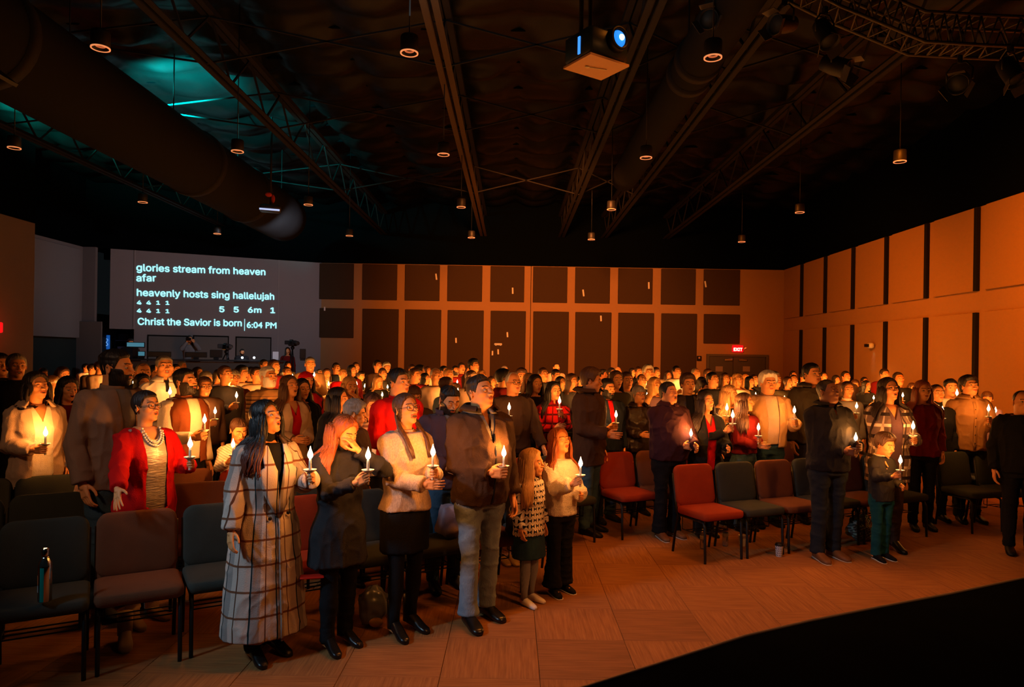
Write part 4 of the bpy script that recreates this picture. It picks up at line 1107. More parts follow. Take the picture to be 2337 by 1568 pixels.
part('lens_ring', MB().lathe([(.11, 0), (.11, .07), (.085, .08), (.08, .01)], n=28), BLACKP, pj).matrix_local = Matrix.Translation((wx * .12, -wy / 2 - .0, .19)) @ Matrix.Rotation(pi / 2, 4, 'X')
part('lens', MB().ell((0, 0, .02), (.078, .078, .05), 20, 10), mat('lens_blue', (.02, .25, .85), emit=1.2), pj).matrix_local = Matrix.Translation((wx * .12, -wy / 2 - .02, .19)) @ Matrix.Rotation(pi / 2, 4, 'X')
part('lens_glow', MB().ell((0, 0, .06), (.028, .028, .02)), mat('lens_core', (.55, .85, 1), emit=6), pj).matrix_local = Matrix.Translation((wx * .12, -wy / 2 - .03, .19)) @ Matrix.Rotation(pi / 2, 4, 'X')
part('status_light', MB().box((-wx / 2 - .004, -wy * .1, .13), (.01, .03, .16)), mat('status_blue', (.05, .3, .9), emit=1.2), pj, False)
for sx in (-.09, .02): part('pole', MB().tube([(sx, .12, .27), (sx, .12, 2.2)], .022, 10), STEEL, pj)
part('screw_lever', MB().capsule((-.08, .02, -.01), (.10, -.03, -.01), .008, .006, 8).ell((-.09, .02, -.012), (.025, .02, .008)), mat('brass', (.9, .8, .6), rough=.3), pj)
lamp('projector_light', 'SPOT', cen + Vector((0, -.6, .1)), (2, -8, 2.5), 6, (.3, .6, 1), spot_size=rad(40), shadow_soft_size=.05)
c2 = UZ(617, 484, CAMZ + 3.0)
pj2 = empty('projector', c2, rad(20), 'small projector with a pale lit edge hanging far back on the left', 'projector')
part('body', MB().box((0, 0, .07), (.42, .34, .13), 0, None, .03), mat('projector_grey', (.03, .035, .05), rough=.4), pj2)
part('light_edge', MB().box((-.02, -.175, .02), (.40, .012, .035)), mat('pale_edge', (.45, .60, .95), emit=.9), pj2, False)
part('pole', MB().tube([(0, 0, .12), (0, 0, 2.0)], .02, 8), STEEL, pj2)
part('red_strap', MB().ell((-.04, -.02, .36), (.07, .03, .05)).ell((.05, 0, .28), (.04, .03, .09)), mat('red_strap', (.6, .05, .02), rough=.6), pj2)
sx, sz = on_proj(470, 670); tgt = PM @ Vector((sx, 0, sz))
lamp('lyrics_projector_light', 'SPOT', c2 + Vector((.0, -.3, -.05)) if False else (c2.x + .7, c2.y + 1.6, c2.z - .2), tgt, 420, (.72, .80, 1.0), spot_size=rad(76), spot_blend=.7, shadow_soft_size=.05)

# ---- lighting truss over the stage, top right
tr = empty('lighting_truss', (4.5, 7.0, 6.4), 0, 'long dark metal lighting truss across the top right corner', 'truss')
TM = mat('truss_metal', (.10, .085, .07), rough=.5, metal=.5)
P_ = [UZ(1700, -70, 6.35), UZ(1900, 30, 5.95), UZ(2092, 110, 5.6), UZ(2230, 118, 5.6), UZ(2480, 128, 5.6)]
def trussline(P, wd):
    rails = []
    for dx, dz in ((-wd, 0), (wd, 0), (-wd, 2 * wd), (wd, 2 * wd)):
        R = [p + Vector((0, dx, dz)) - Vector((4.5, 7.0, 6.4)) for p in P]; rails.append(R); part('rail', MB().tube(R, .020, 8), TM, tr)
    wb = MB()
    for a, b in ((0, 1), (0, 2), (1, 3), (2, 3)):
        A, B = rails[a], rails[b]
        for i in range(len(A) - 1):
            k = 5
            for j in range(k):
                t0, t1 = j / k, (j + 1) / k
                wb.tube([A[i].lerp(A[i + 1], t0), B[i].lerp(B[i + 1], (t0 + t1) / 2)], .010, 6); wb.tube([B[i].lerp(B[i + 1], (t0 + t1) / 2), A[i].lerp(A[i + 1], t1)], .010, 6)
    part('bracing', wb, TM, tr)
trussline(P_, .17)
def stage_lamp(px, py, z, rz, tilt, label, sc_=1.0):
    p = UZ(px, py, z); o = empty('stage_lamp', p, rad(rz), label, 'stage lamp', 'stage lamps on the truss', sc_)
    b = part('body', MB().lathe([(.04, -.16), (.085, -.14), (.10, -.02), (.10, .12), (.115, .16), (.105, .165), (.09, .1), (.02, .08)], n=24), CANM, o); b.rotation_euler = (rad(tilt), 0, 0)
    l = part('lens', MB().lathe([(.001, .13), (.098, .13), (.098, .125), (.001, .12)], n=24), mat('lamp_glass', (.05, .055, .055), rough=.5), o); l.rotation_euler = (rad(tilt), 0, 0)
    part('yoke', MB().tube([(-.12, 0, 0), (-.125, 0, .12), (-.06, 0, .2), (.06, 0, .2), (.125, 0, .12), (.12, 0, 0)], .010, 8), CANM, o)
    part('clamp', MB().box((0, 0, .24), (.05, .06, .09), 0, None, .01), STEEL, o, False)
    for k in range(3):
        d = part('barn_door', MB().box((0, 0, 0), (.16, .005, .10)), TM, o, False); d.matrix_local = Matrix.Rotation(rad(tilt), 4, 'X') @ Matrix.Rotation(rad(120 * k), 4, 'Z') @ Matrix.Translation((0, .13, .20)) @ Matrix.Rotation(rad(-25), 4, 'X')
stage_lamp(1882, 75, 5.55, 20, 150, 'stage lamp with a grey lens high on the truss')
stage_lamp(1790, 55, 5.75, -60, 105, 'stage lamp with brown lit barn doors beside the grey one')
stage_lamp(1905, 150, 5.25, 50, 120, 'low stage lamp hanging below the truss on a cable')
stage_lamp(2190, 185, 5.1, -40, 120, 'stage lamp below the level part of the truss')
stage_lamp(2305, 162, 5.2, 20, 150, 'rightmost stage lamp with a greenish grey lens')
stage_lamp(1625, 45, 5.9, -30, 110, 'stage lamp with a bright edge beside the slim duct')
# ------------------------------------------------------------------ chairs
def cushion(w, h, t, r, dome=.012, taper=0.0, n=7):
    """rounded pad standing in the xz plane, centred, thickness along y"""
    out = []
    for cx, cz, a0 in ((1, 1, 0), (-1, 1, 90), (-1, -1, 180), (1, -1, 270)):
        for k in range(n):
            a = rad(a0 + 90 * k / (n - 1)); out.append((cx, cz, a))
    G = []
    for y, ins in ((-t / 2 - dome, .42), (-t / 2 - dome * .8, .22), (-t / 2 - dome * .3, .05), (-t / 2, .020), (-t * .36, .004), (0, 0), (t * .36, .004), (t / 2, .020), (t / 2 + dome * .2, .30)):
        R = []
        ins_ = ins * min(w, h) if ins > .1 else ins
        for cx, cz, a in out:
            rr = max(r - ins_ * .6, .004); ww = w / 2 - ins_; hh = h / 2 - ins_
            x = cx * (ww - rr) + rr * cos(a); z = cz * (hh - rr) + rr * sin(a)
            R.append((x * (1 - taper * (z / h + .5)), y, z))
        G.append(R)
    return MB().grid(np.array(G)[::-1], True, True, True)
RUST = cloth('chair_rust', (150, 54, 24), bump=.4, bscale=260); SLATE = cloth('chair_slate', (56, 60, 55), bump=.4, bscale=260)
BROWNC = cloth('chair_brown', (104, 64, 42), bump=.4, bscale=260)
_seat = MB().merge(cushion(.50, .46, .075, .05, .018), Matrix.Translation((0, -.02, .445)) @ Matrix.Rotation(-pi / 2, 4, 'X') )
_back = MB().merge(cushion(.49, .42, .06, .075, .012, .02), Matrix.Translation((0, .235, .675)) @ Matrix.Rotation(rad(-10), 4, 'X'))
_low = MB().merge(cushion(.47, .10, .04, .03, .004), Matrix.Translation((0, .205, .50)) @ Matrix.Rotation(rad(-10), 4, 'X'))
def _leg(sx, front):
    if front: return MB().tube([(sx * .225, -.12, .395), (sx * .225, -.19, .385), (sx * .225, -.212, .35), (sx * .225, -.225, .01), (sx * .225, -.225, 0)], .013, 8)
    return MB().tube([(sx * .236, .275, .80), (sx * .236, .215, .46), (sx * .232, .19, .38), (sx * .232, .235, .20), (sx * .232, .265, .01), (sx * .232, .265, 0)], .013, 8)
CHM = {}
for k, m in (('rust', RUST), ('slate', SLATE), ('brown', BROWNC)):
    CHM[k] = [('seat', _seat.mesh('seat', m)), ('backrest', _back.mesh('backrest', m)), ('backrest_base', _low.mesh('backrest_base', m))]
CHF = [('leg', _leg(sx, f).mesh('leg', BLACKM)) for sx in (-1, 1) for f in (True, False)]
CHF.append(('seat_frame', MB().tube([(-.225, -.12, .395), (.225, -.12, .395)], .011, 6).tube([(-.23, .19, .395), (.23, .19, .395)], .011, 6).tube([(-.225, -.19, .39), (-.225, .2, .39)], .011, 6).tube([(.225, -.19, .39), (.225, .2, .39)], .011, 6).box((0, 0, .398), (.44, .38, .012)).mesh('seat_frame', BLACKM, False)))
CHF.append(('book_rack', MB().tube([(-.2, -.05, .25), (.2, -.05, .25)], .005, 5).tube([(-.2, .03, .25), (.2, .03, .25)], .005, 5).tube([(-.2, .11, .25), (.2, .11, .25)], .005, 5).tube([(-.2, -.05, .38), (-.2, -.05, .25), (-.2, .16, .25), (-.2, .16, .38)], .005, 5).tube([(.2, -.05, .38), (.2, -.05, .25), (.2, .16, .25), (.2, .16, .38)], .005, 5).mesh('book_rack', BLACKM)))
ORD = 'first second third fourth fifth sixth seventh eighth ninth tenth eleventh twelfth thirteenth fourteenth'.split()
CH_REQ = []
def chair(*a): CH_REQ.append(a)
def make_chair(x, y, yaw, kind, label, group):
    o = empty('church_chair', (x, y, 0), rad(yaw), label, 'chair', group)
    for nm, me in CHM[kind] + CHF: link(nm, me, o)
    return o
SEQ = ['slate', 'rust', 'slate', 'rust', 'brown', 'slate', 'slate', 'brown']
def row(o, dr, yaw, n0, n1, sp, name, seq, skip=()):
    k = 0
    for t in range(n0, n1 + 1):
        if t in skip: continue
        kind = seq[(t - n0) % len(seq)]
        chair(o[0] + dr[0] * t * sp, o[1] + dr[1] * t * sp, yaw + random.uniform(-2, 2), kind, '%s padded chair, %s from the left in the %s' % (kind, ORD[k], name), 'chairs in the ' + name); k += 1
LD, LV = (.842, .539), (-.539, .842)
row((-2.82, 4.24), LD, 31, 0, 7, .519, 'front row of the left block', ['slate', 'brown', 'slate', 'rust', 'slate', 'slate', 'brown', 'slate'])
row((-2.82 + LV[0] * .95, 4.24 + LV[1] * .95), LD, 30, -1, 9, .519, 'second row of the left block', ['slate', 'slate', 'brown', 'brown', 'rust', 'slate', 'slate', 'brown', 'slate', 'rust', 'slate', 'rust', 'brown'])
row((-2.82 + LV[0] * 1.9, 4.24 + LV[1] * 1.9), LD, 30, -1, 9, .519, 'third row of the left block', ['slate', 'slate', 'slate', 'brown', 'rust', 'rust', 'slate', 'slate', 'rust', 'rust', 'slate'])
row((-2.82 + LV[0] * 2.85, 4.24 + LV[1] * 2.85), LD, 30, 6, 13, .519, 'fourth row of the left block', ['slate', 'brown', 'slate', 'rust'])
RD, RV = (.92, .39), (-.39, .92)
row((2.0, 7.04), RD, 23, 0, 5, .53, 'front row of the right block', ['rust', 'slate', 'brown', 'slate', 'brown', 'slate'])
row((2.0 + RV[0] * .95, 7.04 + RV[1] * .95), RD, 22, 2, 6, .53, 'second row of the right block', ['brown', 'slate', 'slate', 'brown', 'slate'])
row((2.0 + RV[0] * 2.2, 7.04 + RV[1] * 2.2), RD, 22, 1, 8, .53, 'third row of the right block', ['rust', 'brown', 'rust', 'slate', 'slate', 'brown'])
chair(1.33, 7.90, 26, 'rust', 'rust padded chair by the aisle behind the jeans man', 'front row chairs in the middle'); chair(1.81, 8.12, 24, 'brown', 'brown padded chair behind the singing man', 'front row chairs in the middle')
chair(5.42, 8.75, 16, 'slate', 'slate padded chair beside the woman in the plaid coat', 'chairs at the right edge')
chair(5.95, 8.9, 16, 'slate', 'slate padded chair under the hand of the young man', 'chairs at the right edge')
chair(6.43, 8.45, 12, 'slate', 'slate padded chair cut by the right edge of the frame', 'chairs at the right edge')

# ------------------------------------------------------------------ small things on and under the chairs
STEELB = mat('polished_steel', (0.62, 0.60, 0.56), rough=.12, metal=1)
def put(name, label, cat, px, py, z, rz=0, group=None):
    p = UZ(px, py, z); return empty(name, p, rad(rz), label, cat, group)
o = put('steel_bottle', 'tall polished steel water bottle standing on the front left slate chair', 'bottle', 102, 1372, .505)
part('body', MB().lathe([(.030, 0), (.036, .004), (.036, .20), (.033, .225), (.020, .25), (.016, .262)], n=32), STEELB, o)
part('cap', MB().lathe([(.018, .262), (.019, .268), (.019, .300), (.017, .306), (.008, .306)], n=24), STEELB, o)
part('teal_reflection', MB().grid(np.array([[(.0366 * cos(a), .0366 * sin(a), z) for a in np.linspace(rad(-100), rad(-66), 8)] for z in (.005, .2)]), False), mat('teal_reflection', (.0, .22, .18), rough=.25), o)  # teal reflection in the steel painted as an upright strip
for i, (z0, z1, c) in enumerate(((.10, .155, (.42, .10, .03)), (.058, .098, (.30, .30, .28)))):
    part('sticker', MB().grid(np.array([[(.0372 * cos(a), .0372 * sin(a), z) for a in np.linspace(rad(-165), rad(-118), 8)] for z in (z0, z1)]), False), mat('sticker_%d' % i, c, rough=.5), o, label=['orange sticker', 'grey sticker'][i])
CLEAR = mat('clear_plastic', (.85, .85, .85), rough=.08, trans=.85, spec=.5)
for px, py, lb in ((1604, 1252, 'clear plastic water bottle under the front right rust chair, left one'), (1655, 1246, 'clear plastic water bottle under the chairs, beside the small cup')):
    o = put('water_bottle', lb, 'bottle', px, py, 0, 0, 'water bottles under the chairs')
    part('body', MB().lathe([(.028, 0), (.031, .006), (.029, .04), (.031, .05), (.029, .09), (.031, .10), (.031, .14), (.022, .175), (.012, .195), (.012, .2)], n=18), CLEAR, o)
    part('cap', MB().lathe([(.014, .195), (.014, .213), (.005, .214)], n=14), WHITEP, o); part('label_band', MB().lathe([(.0315, .10), (.0315, .14)], n=18), mat('bottle_label', (.55, .5, .45)), o)
for px, py, lb, lid in ((1694, 1246, 'plain pale paper cup under the slate chair', False), (1778, 1270, 'paper cup with grey print and a black lid on the carpet', True)):
    o = put('paper_cup', lb, 'cup', px, py, 0, 0, 'paper cups')
    pt = (lambda x, y, z, nt: [((x * 60 + z * 40).fract().lt(.35) * (z * 45).fract().gt(.5), (.06, .06, .07))]) if lid else None
    part('body', MB().lathe([(.028, 0), (.030, .003), (.040, .11), (.042, .115), (.038, .115)], n=20), mat('cup_print' if lid else 'cup_plain', (.62, .6, .58), rough=.6, pat=pt), o)
    if lid: part('lid', MB().lathe([(.0425, .112), (.043, .122), (.036, .128), (.034, .136), (.005, .136)], n=20), BLACKP, o)
def lump(name, label, cat, px, py, z, dims, m, seed, rz=0, amp=.35, group=None, sc3=(7, 7, 7)):
    p = UZ(px, py, z); mb = MB().ell((0, 0, dims[2]), dims, 40, 28); V = mb.verts()
    d = 1 + amp * ((1 - np.abs(vn(V * np.array(sc3), seed))) ** 3 - .5) + .12 * vn(V * 22, seed); c = np.array((0, 0, dims[2])); V = c + (V - c) * d[:, None]; V[:, 2] = np.maximum(V[:, 2], 0.002); mb.v = [V]
    o = link(name, mb.mesh(name, m)); o.location = p; o.rotation_euler = (0, 0, rad(rz)); return tag(o, label, cat, group)
LEAF = mat('leafy_bag_fabric', (.05, .055, .05), rough=.5, spec=.4, pat=lambda x, y, z, nt: [((x * 31 + z * 17).fract().lt(.4) * (z * 23 - x * 12).fract().gt(.4), (.22, .40, .34)), ((x * 19 - z * 27).fract().lt(.12), (.5, .5, .45))])
t = lump('tote_bag', 'dark tote bag with a green leaf print slumped on the carpet', 'bag', 1962, 1236, 0, (.15, .12, .15), LEAF, 4, 20)
part('handle', MB().tube([(-.10, 0, .24), (-.13, -.02, .34), (-.05, -.03, .41), (.04, -.02, .42), (.09, 0, .34), (.08, 0, .24)], .012, 6), BLACKP, t)
FOIL = mat('shiny_grey_fabric', (.14, .15, .16), rough=.25, spec=.6)
t = lump('handbag', 'shiny grey handbag under the chair beside the black boots', 'bag', 852, 1425, 0, (.12, .10, .13), FOIL, 9, 10)
part('tag', MB().ell((.02, -.10, .05), (.05, .015, .035)), mat('mustard', (.45, .24, .05)), t)
lump('folded_coat', 'pale lilac coat bundled on a chair seat by the jeans', 'coat', 1022, 1225, .49, (.10, .13, .12), cloth('lilac', (150, 138, 150)), 3, 30, .45)
lump('dark_jacket', 'dark jacket bundled on the chair behind the girl in the skirt', 'coat', 1178, 1220, .49, (.12, .14, .10), cloth('dark_bundle', (48, 44, 42)), 6, 0, .45)
lump('leather_bag', 'black leather bag lying on the right edge chairs', 'bag', 2225, 1100, .49, (.16, .12, .07), FOIL, 2, 0, .4)
o = put('phone', 'red phone lying on the rust chair behind the plaid coat', 'phone', 712, 1318, .505, 15); part('case', MB().box((0, 0, .006), (.15, .075, .012), 0, None, .004), mat('phone_red', (.6, .02, .01), rough=.35), o, False); part('lens', MB().ell((.06, .02, .013), (.009, .009, .003)), BLACKP, o)
o = put('paper_cup', 'white paper cup standing on a chair at the right edge', 'cup', 2197, 1093, .505, 0, 'paper cups'); part('body', MB().lathe([(.026, 0), (.036, .10), (.034, .10)], n=18), mat('cup_plain', (.62, .6, .58)), o)
for px, lb in ((1149, 'left gold flat shoe under the chair by the jeans'), (1168, 'right gold flat shoe under the chair by the jeans')):
    o = link('flat_shoe', shoe_mb(L=.23, wd=.036).mesh('flat_shoe', mat('gold_leather', (.5, .33, .12), rough=.3, metal=.5))); o.location = UZ(px, 1284, 0); o.scale = (1, 1, .7); o.rotation_euler = (0, 0, rad(20)); tag(o, lb, 'shoe', 'gold flats')
o = put('boot', 'pale ankle boot under the second front left chair', 'shoe', 285, 1470, 0, 30); part('foot', shoe_mb(L=.25), mat('beige_suede', (.32, .22, .13)), o); part('shaft', MB().tube([(0, .04, .05), (0, .045, .2)], [.045, .05], 12), MATS['beige_suede'], o)

# ------------------------------------------------------------------ sound booth
c0, c1 = U(286, 862, 19.0), U(650, 862, 20.4)
bd = (c1 - c0); bd.z = 0; bl = bd.length; bang = math.atan2(bd.y, bd.x); top = 1.80
booth = empty('sound_booth', (c0.x, c0.y, 0), bang, 'long dark sound booth counter below the projected lyrics', 'counter')
part('front', MB().box((bl / 2, .05, (top - .08) / 2), (bl, .10, top - .08)), mat('booth_front', (.085, .068, .052), rough=.8), booth, False)
part('worktop', MB().box((bl / 2, .33, top - .04), (bl + .06, .80, .05), 0, None, .01), mat('booth_top', (.02, .018, .018), rough=.6), booth, False)
part('side_panel', MB().box((bl, .4, (top - .08) / 2), (.06, .8, top - .08)), mat('booth_front', (.085, .068, .052)), booth, False)
part('platform', MB().box((bl / 2 + .3, 1.4, .25), (bl + 2.4, 2.2, .5)), BLACKC, booth, False)
BM = Matrix.Translation((c0.x, c0.y, 0)) @ Matrix.Rotation(bang, 4, 'Z')
def on_booth(px, py, dy=.3):
    o_ = Vector((0, 0, CAMZ)); p1 = U(px, py, 10.0); i = BM.inverted(); a, b = i @ o_, i @ p1; t = (dy - a.y) / (b.y - a.y); return a + (b - a) * t
def screen(x0, x1, y0, label, lit=None, dy=.3, up=0):
    a, b = on_booth(x0, y0, dy), on_booth(x1, y0, dy); wd = abs(b.x - a.x); zt = a.z; h = max(zt - top + .02 - up, .2)
    o = empty('monitor', BM @ Vector(((a.x + b.x) / 2, dy, top - .015 + up)), bang, label, 'monitor', 'screens in the sound booth')
    part('casing', MB().box((0, 0, h / 2 + .03), (wd, .04, h - .05), 0, None, .01), BLACKP, o, False)
    part('stand', MB().box((0, .03, .03 - up / 2), (.14, .12, .06 + up), 0, None, .01), BLACKP, o, False)
    part('screen', MB().box((0, -.024, h / 2 + .035), (wd - .04, .006, h - .09)), mat('screen_lit', (.06, .22, .30), emit=.7) if lit else mat('screen_off', (.008, .009, .010), rough=.3), o, False)
screen(288, 331, 785, 'teal lit monitor high at the left end of the booth', True, .55, .25)
screen(314, 332, 803, 'small lit monitor below the teal one in the booth', True, .25)
screen(335, 391, 806, 'wide black monitor left of the man with the tie', None)
screen(422, 473, 811, 'low black monitor in front of the seated operator', None)
screen(479, 508, 799, 'square black monitor left of the booth camera', None)
screen(684, 698, 797, 'narrow black monitor at the right end of the booth', None, .5)
def camera_on_tripod(px, ytop, label, zb_, dy, sc_=1.0, side=False):
    a = on_booth(px, ytop, dy); o = empty('video_camera', BM @ Vector((a.x, dy, zb_)), bang + rad(20), label, 'video camera', 'video cameras in the booth'); h = a.z - zb_
    part('body', MB().box((0, 0, h - .10), (.16, .34, .17), 0, None, .02).box((.0, .1, h - .01), (.05, .2, .05), 0, None, .01), BLACKP, o, False)
    part('lens', MB().lathe([(.05, 0), (.05, .12), (.065, .2), (.04, .2)], n=16), BLACKP, o).matrix_local = Matrix.Translation((0, -.17, h - .1)) @ Matrix.Rotation(pi / 2, 4, 'X')
    part('viewfinder', MB().box((-.16, .05, h - .08), (.14, .03, .12), 0, None, .01), BLACKP, o, False)
    part('head', MB().ell((0, 0, h - .24), (.06, .06, .06)), BLACKP, o)
    for k in range(3): part('leg', MB().tube([(0, 0, h - .26), (.22 * cos(2.1 * k + .5) * sc_, .22 * sin(2.1 * k + .5) * sc_, 0)], .018, 6), BLACKP, o)
    part('handle', MB().capsule((.03, .08, h - .24), (.16, .36, h - .34), .012, .014, 8), BLACKP, o)
camera_on_tripod(517, 784, 'video camera on a short tripod above the booth counter', top - .015, .35, .45)
camera_on_tripod(668, 776, 'video camera on a tall tripod right of the booth', .5, .9)
a = on_booth(629, 813, .1); o = link('paper_sheet', MB().box((0, 0, 0), (.16, .01, .24)).mesh('paper_sheet', mat('sheet_white', (.75, .78, .8)), False)); o.location = BM @ Vector((a.x, .1, top + .12)); o.rotation_euler = (rad(-12), 0, bang); tag(o, 'white sheet propped on the right end of the booth', 'paper')
for px, lb in ((553, 'small bright desk light in front of the bearded operator'), (580, 'small bright desk light right of the bearded operator')):
    a = on_booth(px, 816, .12); o = empty('desk_light', BM @ Vector((a.x, .12, top - .015)), bang, lb, 'desk light', 'booth desk lights')
    part('stem', MB().tube([(0, 0, 0), (0, .02, .1), (0, -.02, a.z - top)], .006, 6), BLACKP, o); part('bulb', MB().ell((0, -.03, a.z - top + .01), (.032, .032, .03)), mat('bulb_white', (.75, .88, 1), emit=9), o)
    lamp('desk_light_lamp', 'POINT', BM @ Vector((a.x, .02, a.z + .06)), None, 1.6, (.7, .8, 1), shadow_soft_size=.03)
a0 = on_booth(655, 830, -.2)
# ------------------------------------------------------------------ fabrics
def arc(x, y, nt):
    n = nt.nodes.new('ShaderNodeMath'); n.operation = 'ARCTAN2'; nt.links.new(x.k, n.inputs[0]); nt.links.new((y * -1).k, n.inputs[1]); return S(nt, n.outputs[0])
def coat_pat(x, y, z, nt):
    a = arc(x, y, nt); h = (z / .165).fract(); v = (a / .80 + .15).fract(); b = (a / .80 + .62).fract()
    return [((v.lt(.35)) * .8, lin((140, 128, 122))), (h.lt(.085), lin((118, 74, 50))), (b.lt(.045), lin((96, 62, 46))), (v.lt(.055), lin((24, 44, 48)))]
PLAID = cloth('plaid_coat', (196, 176, 162), pat=coat_pat)
PLAID2 = cloth('plaid_jacket', (112, 92, 84), pat=lambda x, y, z, nt: [((z / .21).fract().lt(.14), lin((214, 196, 186))), ((arc(x, y, nt) / .75).fract().lt(.12), lin((190, 170, 160))), ((z / .21 + .5).fract().lt(.16), lin((40, 32, 34))), ((arc(x, y, nt) / .75 + .45).fract().lt(.14), lin((48, 38, 40)))])
REDPL = cloth('red_plaid', (176, 18, 12), pat=lambda x, y, z, nt: [((z / .11).fract().lt(.22), lin((70, 8, 8))), ((arc(x, y, nt) / .5).fract().lt(.22), lin((84, 10, 8)))])
BOWS = cloth('bow_sweater', (226, 210, 194), pat=lambda x, y, z, nt: [((((z / .062).fract() - .5).abs().lt(((arc(x, y, nt) / .42 + (z / .062).floor() * .5).fract() - .5).abs() * 1.05 + .05)) * (((arc(x, y, nt) / .42 + (z / .062).floor() * .5).fract() - .5).abs().lt(.34)), lin((22, 24, 32))), ((z / .062).fract().lt(.04), lin((120, 90, 80)))])
STRIPE = cloth('striped_sweater', (124, 92, 58), pat=lambda x, y, z, nt: [((z.gt(1.22)) * (z.lt(1.40)) * (z / .045).fract().lt(.4), lin((60, 38, 26)))])
PINKS = cloth('pink_striped', (222, 168, 140), pat=lambda x, y, z, nt: [((z / .13).fract().lt(.2), lin((236, 214, 196)))])
HEATH = mat('heather_knit', lin((198, 170, 148)), rough=.95, nscale=120, namp=.45, bump=.5, bscale=220, spec=.1, stretch=(1, 1, .4))
FUZZ = mat('fuzzy_cream', lin((232, 214, 196)), rough=1, nscale=60, namp=.2, bump=1.0, bscale=110, spec=.1, sheen=.5)
JEANS = mat('jeans_light', lin((128, 142, 156)), rough=.9, nscale=7, namp=.35, bump=.4, bscale=120, spec=.15, stretch=(1, 1, .5))
JEANB = mat('jeans_blue', lin((58, 84, 104)), rough=.9, nscale=7, namp=.35, bump=.4, bscale=120, spec=.15)
DENIM = mat('denim_dark', lin((36, 62, 82)), rough=.85, nscale=8, namp=.3, bump=.4, bscale=120, spec=.15)
TEALJ = cloth('teal_jeans', (24, 78, 84)); TIGHT = cloth('grey_tights', (150, 152, 158), pat=lambda x, y, z, nt: [((x * 160).fract().lt(.3), lin((120, 124, 130)))])
def K(n, *rgb): return cloth(n, rgb)
BLK = K('black_cloth', 24, 24, 26); CHAR = K('charcoal', 46, 44, 46); NAVY = K('navy', 26, 34, 48); BRN = K('brown_jacket', 72, 52, 40); OLV = K('olive', 74, 66, 48)
CRM = K('cream', 226, 208, 184); BEI = K('beige', 190, 160, 134); TAU = K('taupe', 138, 112, 96); REDC = K('red_cloth', 190, 14, 12); DRED = K('dark_red', 110, 20, 16)
PUR = K('purple_grey', 84, 62, 70); GRY = K('grey_cloth', 112, 106, 104); RUSTV = K('rust_vest', 132, 70, 36); WHT = K('white_shirt', 226, 216, 204); LBL = K('pale_blue', 130, 150, 160)
TANJ = K('tan_jacket', 188, 146, 98); BUR = K('burgundy_shirt', 66, 38, 46); DBR = K('dark_brown', 56, 40, 32); OCH = K('ochre_shirt', 156, 112, 66); GRN = K('dark_green', 40, 50, 38); LAV = K('lavender', 130, 112, 150)
LEATH = mat('leather_brown', lin((44, 30, 24)), rough=.4, nscale=12, namp=.3, bump=.4, bscale=60, spec=.5)
SILV = mat('silver_blouse', lin((186, 172, 156)), rough=.38, metal=.35, nscale=40, namp=.2, bump=.8, bscale=50, spec=.5, stretch=(.4, .4, 1.6))
BOOT = dict(m=mat('black_leather', lin((16, 15, 15)), rough=.3, spec=.5), boot=.26, heel=.03)
SHO = dict(m=mat('dark_shoe', lin((34, 28, 24)), rough=.5)); TANS = dict(m=mat('tan_shoe', lin((110, 72, 44)), rough=.5), sole=mat('shoe_sole', (.5, .42, .36)))
OPN = lambda w0=.02, w1=.05, z0=.8: [(z0, -w0, w0), (1.3, -w1, w1), (1.56, -w1, w1)]
SC = dict(a=(1.455, 1.515, .072, .074), gap=14, fold=.045)          # shirt collar
SCF = dict(a=(1.44, 1.50, .062, .062), gap=16, fold=.040)
TURT = dict(a=(1.45, 1.53, .072, .064), thick=.006)
CREW = dict(a=(1.46, 1.492, .074, .069), thick=.006)
CREWF = dict(a=(1.44, 1.475, .068, .060), thick=.006)
G = 'grip'; DN = ('down', None)
V_F = [(1.33, 0, 0), (1.40, -.03, .03), (1.47, -.06, .06), (1.53, -.06, .06)]
sd = [10]
def P(*a, **k):
    sd[0] += 1; k.setdefault('seed', sd[0]); return person(*a, **k)

def near_cup(root, arms, HM, off): pass
# ---- front rows, left to right
def plaid_extra(root, arms, HM, off):
    fl = ([.2, .95, 1.3], [.085, .015, 0])
    for sx in (-1, 1):
        rows = [(z, *sorted((sx * a, sx * b)), .004) for z, a, b in ((.97, .0, .015), (1.08, .0, .075), (1.20, .012, .125), (1.28, .02, .150), (1.31, .03, .10), (1.38, .045, .105), (1.45, .055, .09))]
        part('lapel', patch('f', 0, off + .012, rows, .010, flare=fl), PLAID, root)
    part('coat_collar', collar_mb('f', 1.43, 1.50, .075, .082, gap=40, fold=.06, thick=.012), cloth('coat_collar', (86, 70, 66)), root)
    buttons(root, 'f', 0, off + .012, [(.075, .99), (-.06, .97)], BLACKP, .014, fl)
    part('front_edge', patch('f', 0, off + .010, [(z, .0, .012, .003) for z in np.linspace(.16, .97, 9)], .008, 2, flare=fl), PLAID, root)
P('woman in long cream plaid coat holding a candle, front row', 'woman in the long plaid coat', 612, 911, 352, 28, 'f', hy=22, hp=14, hair=('wavylong', mat('hair_ombre', lin((20, 15, 14)), rough=.45, bump=.6, bscale=120, stretch=(1, 1, .15), spec=.45, pat=lambda x, y, z, nt: [(((z * -1 + 1.48) * 5).max(0).min(1), lin((112, 48, 26)))])),
  top=dict(m=PLAID, name='coat', off=.032, hem=.17, flare=([.2, .95, 1.3], [.085, .015, 0]), gap=[(1.0, -.005, .005), (1.2, -.03, .03), (1.42, -.07, .07), (1.56, -.07, .07)], im=BLK, iname='turtleneck', collars=[dict(a=(1.45, 1.53, .060, .056), m=BLK, name='turtleneck_collar')], wr=.007, cuff=.006),
  bottom=dict(m=BLK), R=('down', (-.30, -.09, .87)), L=(G, (708, 1036)), shoes=BOOT, mouth=.2, extra=plaid_extra, seed=3)
